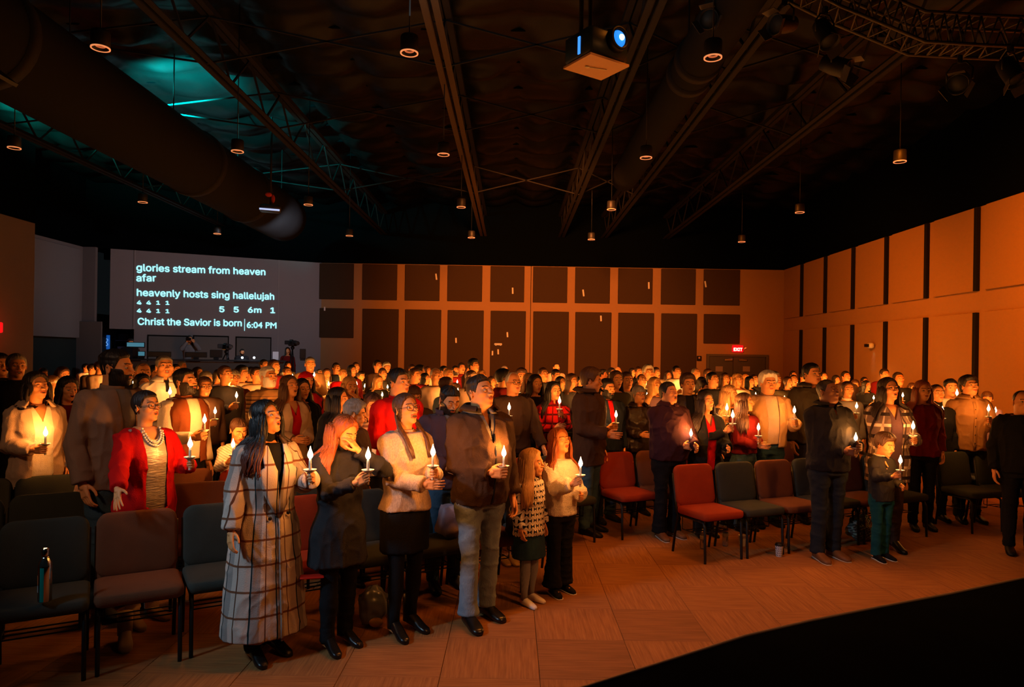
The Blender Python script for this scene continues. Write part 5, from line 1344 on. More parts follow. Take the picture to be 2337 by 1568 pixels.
P('woman in dark grey knit dress crying into her hand', 'crying woman in the grey dress', 778, 938, 340, 30, 'f', hy=12, hp=-24, hair=('wavylong', 'auburn'), top=dict(m=CHAR, name='knit_dress', off=.022, hem=.62, flare=([.6, 1.0], [.03, 0]), collars=[TURT]),
  bottom=dict(m=BLK), R=(G, (840, 1037)), L=('face', (.05, -.17, 1.47)), shoes=BOOT, closed=True)
def side_tails(root, arms, HM, off):
    mb = MB()
    for sx in (-1, 1):
        for k in range(14):
            o = random.uniform(-.012, .012); P_ = [Vector((sx * .070, .03, .03)), Vector((sx * .083, .02, -.05)), Vector((sx * .088 + o, -.02, -.13)), Vector((sx * .085 + o, -.085, -.22)), Vector((sx * (.075 + k * .001) + o, -.12, -.30)), Vector((sx * .07 + o, -.13, -.36))]
            Q_ = np.array([HM @ p for p in P_]); Q_ = push_out(Q_, 'f', 0, off + .012); mb.tube(Q_, [.011, .012, .012, .011, .009, .003], 6)
    part('hair_tails', mb, HAIR['brown'], root)
P('smiling woman in black glasses and oatmeal sweater, front row', 'smiling woman in the oatmeal sweater', 930, 894, 322, 32, 'f', hy=6, hp=10, hair=('tied', 'brown'), top=dict(m=HEATH, off=.024, hem=.90, collars=[CREWF], cuff=.004, wr=.008), bottom=dict(k='skirt', m=BLK, z=(.60, 1.0), off=.012, lm=BLK),
  L=(G, (988, 1030)), R=('cup', (.03, -.36, 1.12)), shoes=BOOT, mouth=.7, smile=1.0, acc=('bigglasses',), extra=side_tails)
def jacket_bits(root, arms, HM, off):
    part('zip', patch('m', .35, off, [(z, .012, .022, .004) for z in np.linspace(.86, 1.34, 12)], .006, 2), BLACKM, root)
    for sx in (): part('lapel', patch('m', .35, off + .012, [(1.30, *sorted((sx * .012, sx * .02)), .0), (1.38, *sorted((sx * .035, sx * .085)), .004), (1.46, *sorted((sx * .055, sx * .100)), .004)], .008), BRN, root)
P('big man in brown zip jacket and light jeans, front row', 'man in the brown zip jacket', 1100, 853, 307, 28, 'm', fat=.35, hy=16, hp=12, gaze=(.25, .2), hair=('fade', 'dark'), top=dict(m=BRN, name='jacket', off=.030, hem=.84, gap=[(1.28, -.004, .004), (1.38, -.035, .035), (1.47, -.06, .06), (1.58, -.06, .06)], im=GRY, iname='shirt', vneck=[(1.36, 0, 0), (1.44, -.025, .025), (1.54, -.035, .035)], cuff=.006,
  collars=[dict(a=(1.44, 1.52, .088, .098), gap=38, fold=.03, thick=.012), dict(a=(1.45, 1.505, .070, .072), gap=22, fold=.035, m=GRY, name='shirt_collar')]), bottom=dict(m=JEANS, name='jeans', off=.008, ank=.07, wide=.014), R=(G, (1150, 1033)), L=DN, shoes=dict(m=BOOT['m'], boot=.16), extra=jacket_bits, stance=.06)
def flats(root, arms, HM, off): pass
def headband(root, arms, HM, off):
    part('headband', MB().merge(MB().tube([(.086 * cos(a), .01, .012 + .106 * sin(a)) for a in np.linspace(rad(5), rad(175), 20)], .006, 6), HM), PEARL, root)
P('small girl in bow pattern sweater and denim skirt', 'small girl in the bow sweater', 1212, 1021, 286, 48, 'c', hy=22, hp=0, hair=('wavylong', 'blond'), top=dict(m=BOWS, off=.026, hem=.78, cuff=.01, puff=.008, flare=([.78, 1.1], [.03, 0])), bottom=dict(k='skirt', m=DENIM, z=(.52, .92), off=.022, flare=([.5, .9], [.04, 0]), lm=TIGHT), shoes=dict(m=mat('white_patent', lin((226, 214, 206)), rough=.25), L=.24), extra=headband)
P('girl in fuzzy cream sweater and black trousers', 'girl in the fuzzy cream sweater', 1280, 979, 273, 34, 'c', H=1.38, hy=6, hp=14, gaze=(.2, .2), hair=('wavylong', 'auburn'), top=dict(m=FUZZ, off=.040, hem=.84, puff=.022, cuff=.008, collars=[dict(a=(1.39, 1.42, .07, .062))]), bottom=dict(m=BLK, off=.026, wide=.028, ank=.09), R=(G, (1325, 1056)), L=('cup', (.05, -.30, 1.06)), mouth=.3,
  shoes=dict(m=BLK, sole=mat('white_sole', (.75, .7, .66)), L=.24))
def necklace(root, arms, HM, off):
    mb = MB()
    for r_, zc in ((.078, 1.335), (.066, 1.36)):
        for a in np.linspace(rad(-82), rad(82), 19):
            x = r_ * sin(a); z = zc + .12 * (1 - cos(a)) ; aa, b, yo = prof('f', .35, z); y = yo - (b + off - .004) * max(0, 1 - abs(x / (aa + off)) ** 2.4) ** (1 / 2.4) - .006
            mb.ell((x, y, z), (.0085, .0085, .0085), 8, 6)
    part('necklace', mb, PEARL, root)
P('woman in red cardigan and silver blouse with cat-eye glasses', 'woman in the red cardigan', 335, 889, 314, 28, 'f', fat=.35, hy=14, hp=6, hair=('short', 'dark'), top=dict(m=REDC, name='cardigan', off=.026, hem=.80, flare=([.8, 1.1], [.02, 0]), gap=[(.70, -.085, .085), (1.2, -.075, .075), (1.42, -.085, .085), (1.6, -.09, .09)], im=SILV, iname='blouse', ihem=.80, vneck=[(1.38, -.02, .02), (1.43, -.055, .055), (1.53, -.07, .07)]),
  bottom=dict(m=CRM), R=('reachpx', (262, 1166, .935)), L=(G, (434, 1012)), acc=('bigglasses',), mouth=.2, shoes=dict(m=mat('beige_suede', (.32, .22, .13))), extra=necklace)
P('woman in pink hooded striped sweater looking up', 'woman in the pink hood', 231, 902, 285, 14, 'f', hy=10, hp=18, gaze=(.2, .3), hair=('long', 'brown'), top=dict(m=PINKS, name='hooded_sweater', off=.028, hem=.84, cuff=.004), bottom=dict(m=NAVY), R=(G, (227, 970)), L=('cup', (.12, -.30, 1.0)), acc=('hood', 'foreglasses'), smile=.4)
P('woman with dark bob in ribbed beige cardigan at left edge', 'woman in the ribbed beige cardigan', 84, 848, 262, 20, 'f', fat=.3, hy=12, hp=8, hair=('bob', 'dark'), top=dict(m=BEI, name='cardigan', off=.034, hem=.76, gap=[(.70, -.09, .09), (1.2, -.07, .07), (1.42, -.075, .075), (1.6, -.08, .08)], im=CRM, iname='top', ihem=.86, vneck=V_F, collars=[dict(a=(1.43, 1.50, .080, .092), gap=45, fold=.06, thick=.012)], wr=.008),
  bottom=dict(m=BLK), R=(G, (104, 987)), smile=.8, mouth=.2, closed=True)
P('tall bearded man in taupe jacket looking to the right', 'tall bearded man in taupe jacket', 262, 792, 302, 36, 'm', hy=26, hp=-2, hair=('fade', 'black'), beard='black', top=dict(m=TAU, name='jacket', off=.032, hem=.82, gap=OPN(.02, .05), im=GRY, iname='tee', collars=[CREW]), bottom=dict(m=JEANB))
P('bearded man in rust quilted vest and cream sleeves', 'man in the rust quilted vest', 424, 838, 243, 36, 'm', hy=16, hp=6, hair=('fade', 'black'), beard='dark', top=dict(m=RUSTV, name='vest', off=.034, hem=.90, sleeves=False, gap=OPN(.05, .06), im=CRM, isl=True, iname='sweater', collars=[CREW]), bottom=dict(m=BLK), R=(G, (467, 957)), L=DN, closed=True)
P('boy with short hair looking down at his candle, far left', 'boy in the patterned white jacket', 541, 948, 240, 12, 'c', hy=8, hp=-22, hair=('short', 'brown'), top=dict(m=cloth('white_print', (226, 214, 196), pat=lambda x, y, z, nt: [((z * 30 + x * 21).fract().lt(.12), lin((60, 40, 30)))]), name='jacket', off=.026, gap=OPN(.01, .03), im=WHT), bottom=dict(m=DENIM), R=(G, (532, 1013)), closed=True)
P('older man with white beard in striped brown sweater', 'older man in striped brown sweater', 613, 834, 190, 30, 'm', fat=.5, hy=12, hp=6, hair=('fade', 'white'), beard='white', top=dict(m=STRIPE, off=.024, collars=[CREW]), bottom=dict(m=CHAR), mouth=.6, R=(G, (640, 925)))
P('woman with long brown hair in cream jacket, hands clasped', 'long-haired woman in the cream jacket', 663, 855, 216, 28, 'f', hy=8, hp=10, gaze=(.1, .3), hair=('wavylong', 'brown'), top=dict(m=BEI, name='jacket', off=.03, hem=.80, gap=OPN(.03, .05), im=REDC, iname='top', vneck=V_F), bottom=dict(m=NAVY), R=('cup', (-.01, -.30, 1.08)), L=('cup', (.03, -.30, 1.06)), mouth=.2)
P('woman with straight black hair seen behind the crying woman', 'woman with straight black hair', 773, 882, 238, 48, 'f', hy=20, hp=2, hair=('straight', 'black'), top=dict(m=BLK, off=.024), bottom=dict(m=BLK))
P('person with short curly grey-brown hair, head bowed to the right', 'person with curly grey-brown hair', 806, 910, 265, 60, 'f', hy=25, hp=-12, hair=('curly', 'gray'), top=dict(m=DBR, off=.03), bottom=dict(m=BLK))
P('boy with short brown hair looking down in checked jacket', 'boy in the checked jacket', 847, 875, 232, 14, 'c', H=1.62, hy=6, hp=-22, hs=1.05, hair=('short', 'brown'), top=dict(m=cloth('brown_check', (150, 116, 92), pat=lambda x, y, z, nt: [((z / .08).fract().lt(.3), lin((86, 58, 46)))]), name='jacket', off=.024, gap=OPN(.01, .04), im=WHT, collars=[dict(a=(1.39, 1.45, .072, .08), gap=30, fold=.03)]), bottom=dict(m=DENIM), R=(G, (845, 985)), closed=True)
P('man with black hair in bright red sweater', 'man in the bright red sweater', 910, 838, 245, 32, 'm', hy=14, hp=2, hair=('short', 'black'), top=dict(m=REDC, off=.024, collars=[CREW]), bottom=dict(m=CHAR), R=(G, (935, 975)))
P('bearded man in purple-grey zip jacket looking down', 'man in the purple-grey jacket', 1020, 878, 268, 18, 'm', H=1.74, hy=10, hp=-22, hair=('fade', 'black'), beard='dark', top=dict(m=PUR, name='jacket', off=.026, gap=[(1.30, -.004, .004), (1.4, -.03, .03), (1.5, -.05, .05), (1.58, -.05, .05)], im=GRY, collars=[dict(a=(1.45, 1.51, .082, .088), gap=30, thick=.01)]), bottom=dict(m=JEANB), R=('cup', (0, -.32, 1.04)), L=('cup', (.04, -.32, 1.02)), closed=True)
P('bald man in glasses and brown sweater, hand on chair', 'bald man in the brown sweater', 1172, 847, 198, 22, 'm', fat=.3, hy=8, hp=4, hair=('bald', 'white'), acc=('glasses',), top=dict(m=DBR, off=.026, hem=.84), bottom=dict(m=CHAR), R=(G, (1162, 929)), L=('reach', (.28, -.22, .92)), mouth=.1)
P('dark-haired woman in brown jacket over striped black top', 'woman in the striped black top', 1222, 853, 176, 22, 'f', hy=8, hair=('straight', 'dark'), top=dict(m=DBR, name='jacket', off=.03, gap=OPN(.06, .06), im=cloth('striped_black', (50, 38, 40), pat=lambda x, y, z, nt: [((z.lt(1.3)) * (z / .035).fract().lt(.4), lin((120, 74, 66)))]), iname='top'), bottom=dict(m=BLK), R=('reach', (-.1, -.3, .95)))
P('woman with long black hair in red plaid shirt', 'woman in the red plaid shirt', 1264, 869, 187, 22, 'f', hy=10, hp=2, hair=('long', 'black'), top=dict(m=REDPL, name='shirt', off=.024, collars=[SCF]), bottom=dict(m=BLK), L=(G, (1277, 914)), R=('cup', (0, -.3, 1.2)))
P('young man with bowl haircut and hooded brown coat in profile', 'young man in the hooded brown coat', 1347, 838, 202, 62, 'm', hy=22, hp=-8, hair=('mop', 'brown'), top=dict(m=BRN, name='coat', off=.034, hem=.72, collars=[dict(a=(1.42, 1.52, .10, .125), gap=30, fold=.03, thick=.02, name='lowered_hood')]), bottom=dict(m=JEANB), R=('cup', (-.02, -.32, 1.05)))
P('dark bearded man in navy jacket and jeans by the aisle', 'bearded man in the navy jacket', 1384, 861, 188, 30, 'm', hy=16, hp=-4, fat=.2, hair=('fade', 'black'), beard='black', dark=False, top=dict(m=NAVY, name='jacket', off=.032, hem=.82, gap=OPN(.01, .03, 1.1), im=REDC, collars=[dict(a=(1.44, 1.52, .086, .094), gap=24, thick=.01)]), bottom=dict(m=JEANB, name='jeans', wide=.01), R=(G, (1406, 946)), L=DN, shoes=SHO, mouth=.3)
P('grey-haired woman in glasses and brown quilted jacket', 'grey-haired woman in brown quilted jacket', 1459, 879, 180, 24, 'f', fat=.2, hy=8, hp=4, hair=('fringe', 'gray'), acc=('glasses',), top=dict(m=LEATH, name='jacket', off=.034, collars=[dict(a=(1.43, 1.50, .085, .095), gap=30, fold=.04, thick=.012)]), bottom=dict(m=BLK), R=('cup', (0, -.3, 1.1)), mouth=.3)
P('heavy man in dark burgundy shirt singing by the right aisle', 'singing man in the burgundy shirt', 1528, 870, 206, 30, 'm', fat=.85, hy=16, hp=10, hair=('short', 'black'), top=dict(m=BUR, name='shirt', off=.026, hem=.88, collars=[SC]), bottom=dict(m=BLK, wide=.02), R=(G, (1577, 989)), L=('cup', (.08, -.42, 1.04)), mouth=.9, closed=True, shoes=TANS)
P('curly-haired woman in black cardigan over red top', 'curly woman in the red top', 1612, 893, 204, 26, 'f', fat=.3, hy=16, hp=8, hair=('wavylong', 'dark'), top=dict(m=BLK, name='cardigan', off=.03, hem=.78, gap=OPN(.05, .055), im=REDC, iname='top', vneck=V_F), bottom=dict(m=BLK), L=('cup', (.12, -.32, 1.08)), R=(G, (1672, 946)), mouth=.1)
P('girl with long straight brown hair in profile', 'girl with long brown hair in profile', 1700, 900, 197, 46, 'f', H=1.60, hy=34, hp=4, hair=('straight', 'brown'), top=dict(m=DRED, off=.026, hem=.98), bottom=dict(m=JEANB, name='jeans', waist=1.06), L=(G, (1731, 975)), R=('cup', (.02, -.34, 1.10)))
P('white-haired older man in tan denim jacket', 'white-haired man in the tan jacket', 1753, 846, 190, 22, 'm', fat=.4, hy=2, hp=-2, hair=('mop', 'white'), top=dict(m=TANJ, name='jacket', off=.030, hem=.90, gap=OPN(.06, .07), im=BEI, iname='tee', collars=[CREW]), bottom=dict(m=DENIM), L=(G, (1813, 936)), R=DN)
P('tall man in olive jacket standing above the crowd, right side', 'tall man in the olive jacket', 1853, 822, 184, 26, 'm', H=1.96, hy=14, hp=4, hair=('short', 'black'), beard=None, top=dict(m=OLV, name='jacket', off=.030, collars=[dict(a=(1.45, 1.51, .08, .086), gap=20, fold=.03)]), bottom=dict(m=CHAR), L=('cup', (.1, -.3, 1.05)))
P('man with dark skin in black quarter-zip and jeans, right front', 'man in the black quarter-zip', 1892, 862, 228, 34, 'm', fat=.45, hy=18, hp=10, hair=('buzz', 'black'), dark=True, top=dict(m=K('soft_black', 36, 36, 40), off=.026, hem=.86, collars=[dict(a=(1.45, 1.51, .080, .088), gap=24, thick=.009, fold=.02)], vneck=[(1.40, 0, 0), (1.45, -.014, .014), (1.56, -.03, .03)]), bottom=dict(m=K('dark_jeans', 34, 40, 48), name='jeans', wide=.01), R=(G, (1953, 999)), L=('cup', (.06, -.36, 1.12)), closed=True, shoes=TANS)
P('short boy in charcoal sweater and teal jeans holding candle', 'boy in the teal jeans', 2014, 982, 228, 40, 'c', H=1.28, hy=12, hp=-16, hair=('mop', 'brown'), top=dict(m=K('charcoal_sweater', 52, 50, 50), off=.026, hem=.80, collars=[dict(a=(1.38, 1.425, .072, .066), m=WHT, name='shirt_collar', fold=.012)]), bottom=dict(m=TEALJ, name='jeans', off=.016, wide=.008), R=(G, (2055, 1050)), L=('cup', (.06, -.30, 1.02)), closed=True, shoes=dict(m=BLK, sole=mat('white_sole', (.75, .7, .66)), L=.26))
P('woman in glasses and grey plaid jacket behind the boy', 'woman in the grey plaid jacket', 2030, 860, 218, 26, 'f', fat=.3, hy=12, hp=10, hair=('straight', 'dark'), acc=('glasses',), top=dict(m=PLAID2, name='jacket', off=.030, hem=.70, gap=OPN(.055, .055, .70), im=PUR, iname='top', vneck=V_F), bottom=dict(m=DBR), L=(G, (2084, 972)), R=('reach', (-.22, -.34, .98)), mouth=.5, shoes=BOOT)
P('woman with long reddish hair in dark red top near the right wall', 'woman with long reddish hair', 2106, 866, 192, 20, 'f', hy=6, hair=('long', 'auburn'), top=dict(m=DRED, off=.024), bottom=dict(m=BLK))
P('woman in black turtleneck holding a candle at chest height', 'woman in the black turtleneck', 2139, 876, 182, 22, 'f', hy=8, hp=8, hair=('tied', 'brown'), top=dict(m=BLK, off=.024, collars=[TURT]), bottom=dict(m=BLK), R=(G, (2151, 936)))
P('young man in ochre button shirt with hand on chair back', 'young man in the ochre shirt', 2214, 857, 182, 24, 'm', hy=10, hp=10, hair=('mop', 'dark'), top=dict(m=OCH, name='shirt', off=.024, hem=.86, collars=[SC], patches=[('placket', OCH, [(z, -.016, .016, .002) for z in np.linspace(.87, 1.44, 10)], dict(thick=.004, nx=3))]), bottom=dict(m=BLK), R=('reachpx', (2190, 1000, .97)), L=(G, (2256, 932)), extra=lambda r, a, h, off: buttons(r, 'm', 0, off + .004, [(0, z) for z in (.95, 1.05, 1.15, 1.25, 1.35)], BLACKP, .006))
P('bald man in black at the right edge of the frame', 'bald man in black at the right edge', 2333, 888, 218, 14, 'm', fat=.4, hy=6, hair=('bald', 'dark'), top=dict(m=BLK, off=.03), bottom=dict(m=BLK))
P('man in white shirt and black tie singing', 'singing man in the black tie', 377, 808, 198, 12, 'm', H=1.93, hy=2, hp=12, hair=('fade', 'gray'), top=dict(m=WHT, name='shirt', off=.024, collars=[SC], patches=[('tie', BLK, [(1.10, -.03, .03, .006), (1.13, -.034, .034, .006), (1.40, -.016, .016, .007), (1.45, -.014, .014, .010), (1.485, -.022, .022, .012)], dict(thick=.008, nx=4))]), bottom=dict(m=BLK), L=(G, (388, 893)), R=('cup', (.03, -.3, 1.2)), mouth=.9)
P('man in brown robe-like jacket lifting a candle', 'man in the reddish brown jacket', 535, 843, 158, 20, 'm', hy=0, hp=10, hair=('fringe', 'gray'), acc=('glasses',), top=dict(m=K('reddish_brown', 98, 46, 30), name='jacket', off=.028), bottom=dict(m=BLK), R=(G, (532, 888)))
P('woman in red knitted hat and red coat', 'woman in the red hat', 700, 847, 176, 24, 'f', hy=10, hp=6, hair=('straight', 'dark'), acc=('beanie',), top=dict(m=REDC, name='coat', off=.03, hat=REDC, gap=OPN(.03, .05), im=BEI), bottom=dict(m=BLK))
P('broad man in tan jacket at the back near the tripod', 'man in tan jacket near the tripod', 708, 812, 122, 8, 'm', H=1.93, hi=False, hair=('fade', 'gray'), top=dict(m=TANJ, name='jacket', off=.034, gap=OPN(.03, .05), im=BLK), bottom=dict(m=BLK), L=(G, (717, 855)), mouth=.3)
P('curly woman in white sweater holding a tilted candle', 'curly woman in the white sweater', 746, 840, 112, 10, 'f', hi=False, hair=('long', 'brown'), top=dict(m=CRM, off=.026, collars=[TURT]), bottom=dict(m=BLK), L=(G, (750, 876)), R=('cup', (.02, -.3, 1.15)))
P('woman with long blond hair covering her mouth with her hand', 'blond woman covering her mouth', 797, 857, 186, 18, 'f', hy=8, hp=-4, hair=('straight', 'blond'), top=dict(m=BLK, off=.024), bottom=dict(m=BLK), L=('face', (.07, -.17, 1.44)))
P('woman in grey sweater with white collar behind the quarter-zip man', 'woman in grey sweater with white collar', 1934, 868, 162, 16, 'f', hi=False, hy=8, hair=('tied', 'brown'), top=dict(m=GRY, off=.024, collars=[dict(a=(1.44, 1.49, .064, .062), m=WHT)]), bottom=dict(m=BLK), R=(G, (1955, 926)))
P('woman with blond-brown hair in leather jacket holding a candle', 'woman in the leather jacket', 1665, 877, 190, 44, 'f', hy=20, hp=0, hair=('straight', 'blond'), top=dict(m=LEATH, name='jacket', off=.03), bottom=dict(m=BLK), L=(G, (1659, 930)))
P('man in olive denim jacket over white collar', 'man in the olive denim jacket', 1430, 847, 162, 18, 'm', hi=False, hy=8, hp=2, hair=('short', 'brown'), top=dict(m=OLV, name='jacket', off=.03, gap=OPN(.02, .05), im=WHT), bottom=dict(m=BLK), L=DN)
P('woman with fringe in olive jacket left of the denim jacket', 'woman with fringe in olive jacket', 1406, 844, 168, 18, 'f', hi=False, hy=8, hair=('long', 'brown'), top=dict(m=K('olive_green', 66, 62, 38), off=.026), bottom=dict(m=BLK))
P('man with parted brown hair in leather coat', 'man with parted brown hair', 1570, 852, 176, 14, 'm', hy=6, hair=('mop', 'brown'), top=dict(m=LEATH, name='coat', off=.03, gap=OPN(.02, .05), im=BLK), bottom=dict(m=BLK))
P('woman in hood holding a candle low near the right wall', 'woman near the wall in purple', 2253, 892, 150, 10, 'f', hi=False, hp=0, hair=('fringe', 'brown'), top=dict(m=LAV, off=.028), bottom=dict(m=BLK), L=(G, (2272, 936)))
P('man in white shirt behind a candle near the right wall', 'man in white shirt near the wall', 2170, 863, 168, 14, 'm', hi=False, H=1.78, hy=4, hair=('fade', 'black'), top=dict(m=WHT, off=.024), bottom=dict(m=BLK), L=(G, (2184, 896)))
P('woman with long dark hair behind the red hat', 'long-haired woman behind the red hat', 689, 862, 205, 16, 'f', hy=12, hair=('straight', 'black'), top=dict(m=BLK, off=.024), bottom=dict(m=BLK), seed=9)
P('laughing man with grey hair at the left edge', 'laughing man at the left edge', 38, 808, 205, 14, 'm', H=1.93, hi=False, mouth=.6, smile=.8, hair=('short', 'gray'), top=dict(m=BLK, off=.026), bottom=dict(m=BLK))
P('woman with dark bob in dark red top behind the cardigan', 'bobbed woman in dark red', 153, 857, 232, 18, 'f', hi=False, hy=8, hp=-6, hair=('bob', 'black'), top=dict(m=DRED, off=.024), bottom=dict(m=BLK), mouth=.2)
P('woman in short brown fringe seen between red sweater and glasses', 'person with brown fringe', 945, 878, 200, 14, 'm', hi=False, hp=-8, hair=('fringe', 'brown'), acc=('glasses',), top=dict(m=BRN, off=.024), bottom=dict(m=BLK))
P('woman with dark hair in dark jacket behind the tie', 'dark-haired woman in spotted jacket', 325, 852, 190, 16, 'f', hi=False, hy=8, hp=0, hair=('bob', 'black'), top=dict(m=LEATH, off=.026), bottom=dict(m=BLK))
P('man with short hair and glasses lit by his candle', 'short-haired man in glasses', 467, 872, 185, 18, 'm', H=1.68, hi=False, hp=-4, hair=('short', 'brown'), acc=('glasses',), top=dict(m=BRN, off=.026), bottom=dict(m=BLK), R=(G, (491, 938)))
P('man at the far left edge in black', 'man in black at the far left', 2, 806, 190, 16, 'm', H=1.93, hi=False, mouth=.5, hair=('short', 'dark'), top=dict(m=BLK, off=.026), bottom=dict(m=BLK))
P('bald older man with glasses pushed up on his forehead', 'bald man with raised glasses', 327, 831, 178, 16, 'm', H=1.84, hi=False, hair=('bald', 'gray'), acc=('foreglasses',), top=dict(m=CHAR, off=.026), bottom=dict(m=BLK))
P('woman in brown coat behind the bald brown sweater, hair down', 'fair-haired woman behind the bald man', 1208, 850, 160, 12, 'f', hi=False, hair=('long', 'blond'), top=dict(m=BRN, off=.026), bottom=dict(m=BLK))
P('young man behind two candle flames beside the bald man', 'young man beside the bald man', 1190, 840, 138, 12, 'm', hi=False, hair=('mop', 'brown'), top=dict(m=BRN, off=.026), bottom=dict(m=BLK), R=(G, (1184, 882)))
# ------------------------------------------------------------------ the crowd further back: shared meshes, each person and each part an object of its own
CPOSE = {'R': dict(R=('grip', (-.04, -.34, 1.22)), L=DN), 'L': dict(L=('grip', (.05, -.34, 1.20)), R=DN), 'B': dict(R=('grip', (.0, -.35, 1.20)), L=('cup', (.06, -.33, 1.12))), 'D': dict(R=DN, L=DN), 'F': dict(R=('grip', (-.05, -.22, 1.60)), L=('grip', (.05, -.22, 1.60)))}
HVAR = {'u': (14, 10, .0), 's': (20, 2, .5), 'd': (8, -12, .0), 'o': (4, 6, .8), 'p': (38, 2, .0)}
_cm = {}
def cmesh(key, fn):
    if key not in _cm: _cm[key] = fn()
    return _cm[key]
def carms(sex, pose):
    return cmesh(('arms', sex, pose), lambda: to_frame(sex, None, False, 0, CPOSE[pose]))
def chm(sex, hv):
    return head_matrix(sex, HVAR[hv][0], HVAR[hv][1], 0, {'m': 1.03, 'f': 1.0, 'c': 1.14}[sex])
def setm(o, m):
    o.material_slots[0].link = 'OBJECT'; o.material_slots[0].material = m; return o
def crowd(label, x, yt, yc, yaw, sex, style, hc, top, pose='D', hv='u', H=None, acc='', y=None, base=None, candle_on=True, lit=True):
    hp = max(yc - yt, 14); s = hp / ({'m': .252, 'f': .247, 'c': .235}[sex]) if y is None else F / y
    p0, Hc = place(x, yt, s); z0 = 0
    if base is not None: z0 = base; Hc = Hc - base if H is None else H
    if base is None:                    # step along the line of sight until nobody is in the way
        for q in sorted(np.linspace(-.9, 2.6, 60), key=abs):
            t = (p0.y + q) / p0.y; c = p0 * t
            if c.y < WZ - .5 and all((c.x - a) ** 2 + (c.y - b) ** 2 > .43 ** 2 for a, b in PEOPLE): break
        P_ = U(x, yt, p0.y * t); p0 = Vector((P_.x, P_.y, 0)); Hc = P_.z if H is None else H
    PEOPLE.append((p0.x, p0.y)); yaw = turned(x, yaw)
    H = H or min(max(Hc, 1.5 if sex != 'c' else 1.1), 1.93 if sex == 'm' else 1.80)
    k = H / 1.75; root = empty('person', (p0.x, p0.y, z0), rad(yaw), label, 'person', scale=k)
    if base is None: root['group'] = 'singing crowd at the back'
    arms = carms(sex, pose); HM, HY = chm(sex, hv)
    link('body', cmesh(('body', sex, pose, hv), lambda: body_mb(sex, 0, head_mb(sex, 0, HVAR[hv][2], 0, False, (0, 0), hv == 'd'), arms, HM, False).mesh('body', SKM)), root)
    setm(link('top', cmesh(('top', sex, pose), lambda: top_mb(sex, 0, arms, .026, .84 if sex != 'c' else .80, .020, wr=.006).mesh('top', BLK)), root), top)
    link('trousers', cmesh(('tr', sex), lambda: pants_mb(sex, 0, .022).mesh('trousers', BLK)), root)
    for sx, p in zip((-1, 1), legs_path(sex, .03)):
        o = link('shoe', cmesh(('shoe', sex), lambda: shoe_mb().mesh('shoe', BLACKP)), root); o.location = (p[2].x, p[2].y - .03, 0)
    def hb():
        m = MB().merge(hair_mb(sex, 0, {'straight': 'long', 'wavylong': 'long'}.get(style, style), False), HM)
        if style in ('long', 'straight', 'wavylong', 'bob'): m.merge(curtain(sex, HY, .19 if style == 'bob' else .34, 64, .008 if style != 'straight' else .001, False, .036, 0))
        return m.mesh('hair', HAIR['dark'])
    if 'hat' in acc or 'hood' in acc:
        cm = {'redhat': REDC, 'whitehat': WHT, 'tanhood': BEI, 'blackhat': BLK, 'whitecap': WHT}[acc]
        setm(link('hat', cmesh(('hat', sex, hv, acc[-4:]), lambda: MB().merge(cap_shell(sex, 0, (.045, .03, -.02, -.04) if 'cap' not in acc else (.052, .048, .02, 0), .02, False), HM).mesh('hat', REDC)), root), cm)
    setm(link('hair', cmesh(('hair', sex, style, hv), hb), root), HAIR[hc])
    if 'beard' in acc: setm(link('beard', cmesh(('beard', sex, hv), lambda: MB().merge(beard_mb(sex, 0, False), HM).mesh('beard', HAIR['dark'])), root), HAIR[hc])
    if 'glasses' in acc: link('glasses', cmesh(('gl', sex, hv), lambda: MB().merge(glasses_mb(True), HM).mesh('glasses', DARKG)), root)
    if pose != 'D' and candle_on:
        RM = Matrix.Translation((p0.x, p0.y, z0)) @ Matrix.Rotation(rad(yaw), 4, 'Z') @ Matrix.Scale(k, 4)
        a = arms['L' if pose == 'L' else 'R']; candle(RM @ a['grip'], 'lit candle held by the ' + label)
    return root
CT = dict(k=BLK, c=CHAR, n=NAVY, b=BRN, o=OLV, w=WHT, e=BEI, t=TAU, r=REDC, d=DRED, g=GRY, l=LBL, u=RUSTV, p=PUR, m=CRM, j=TANJ, f=DBR)
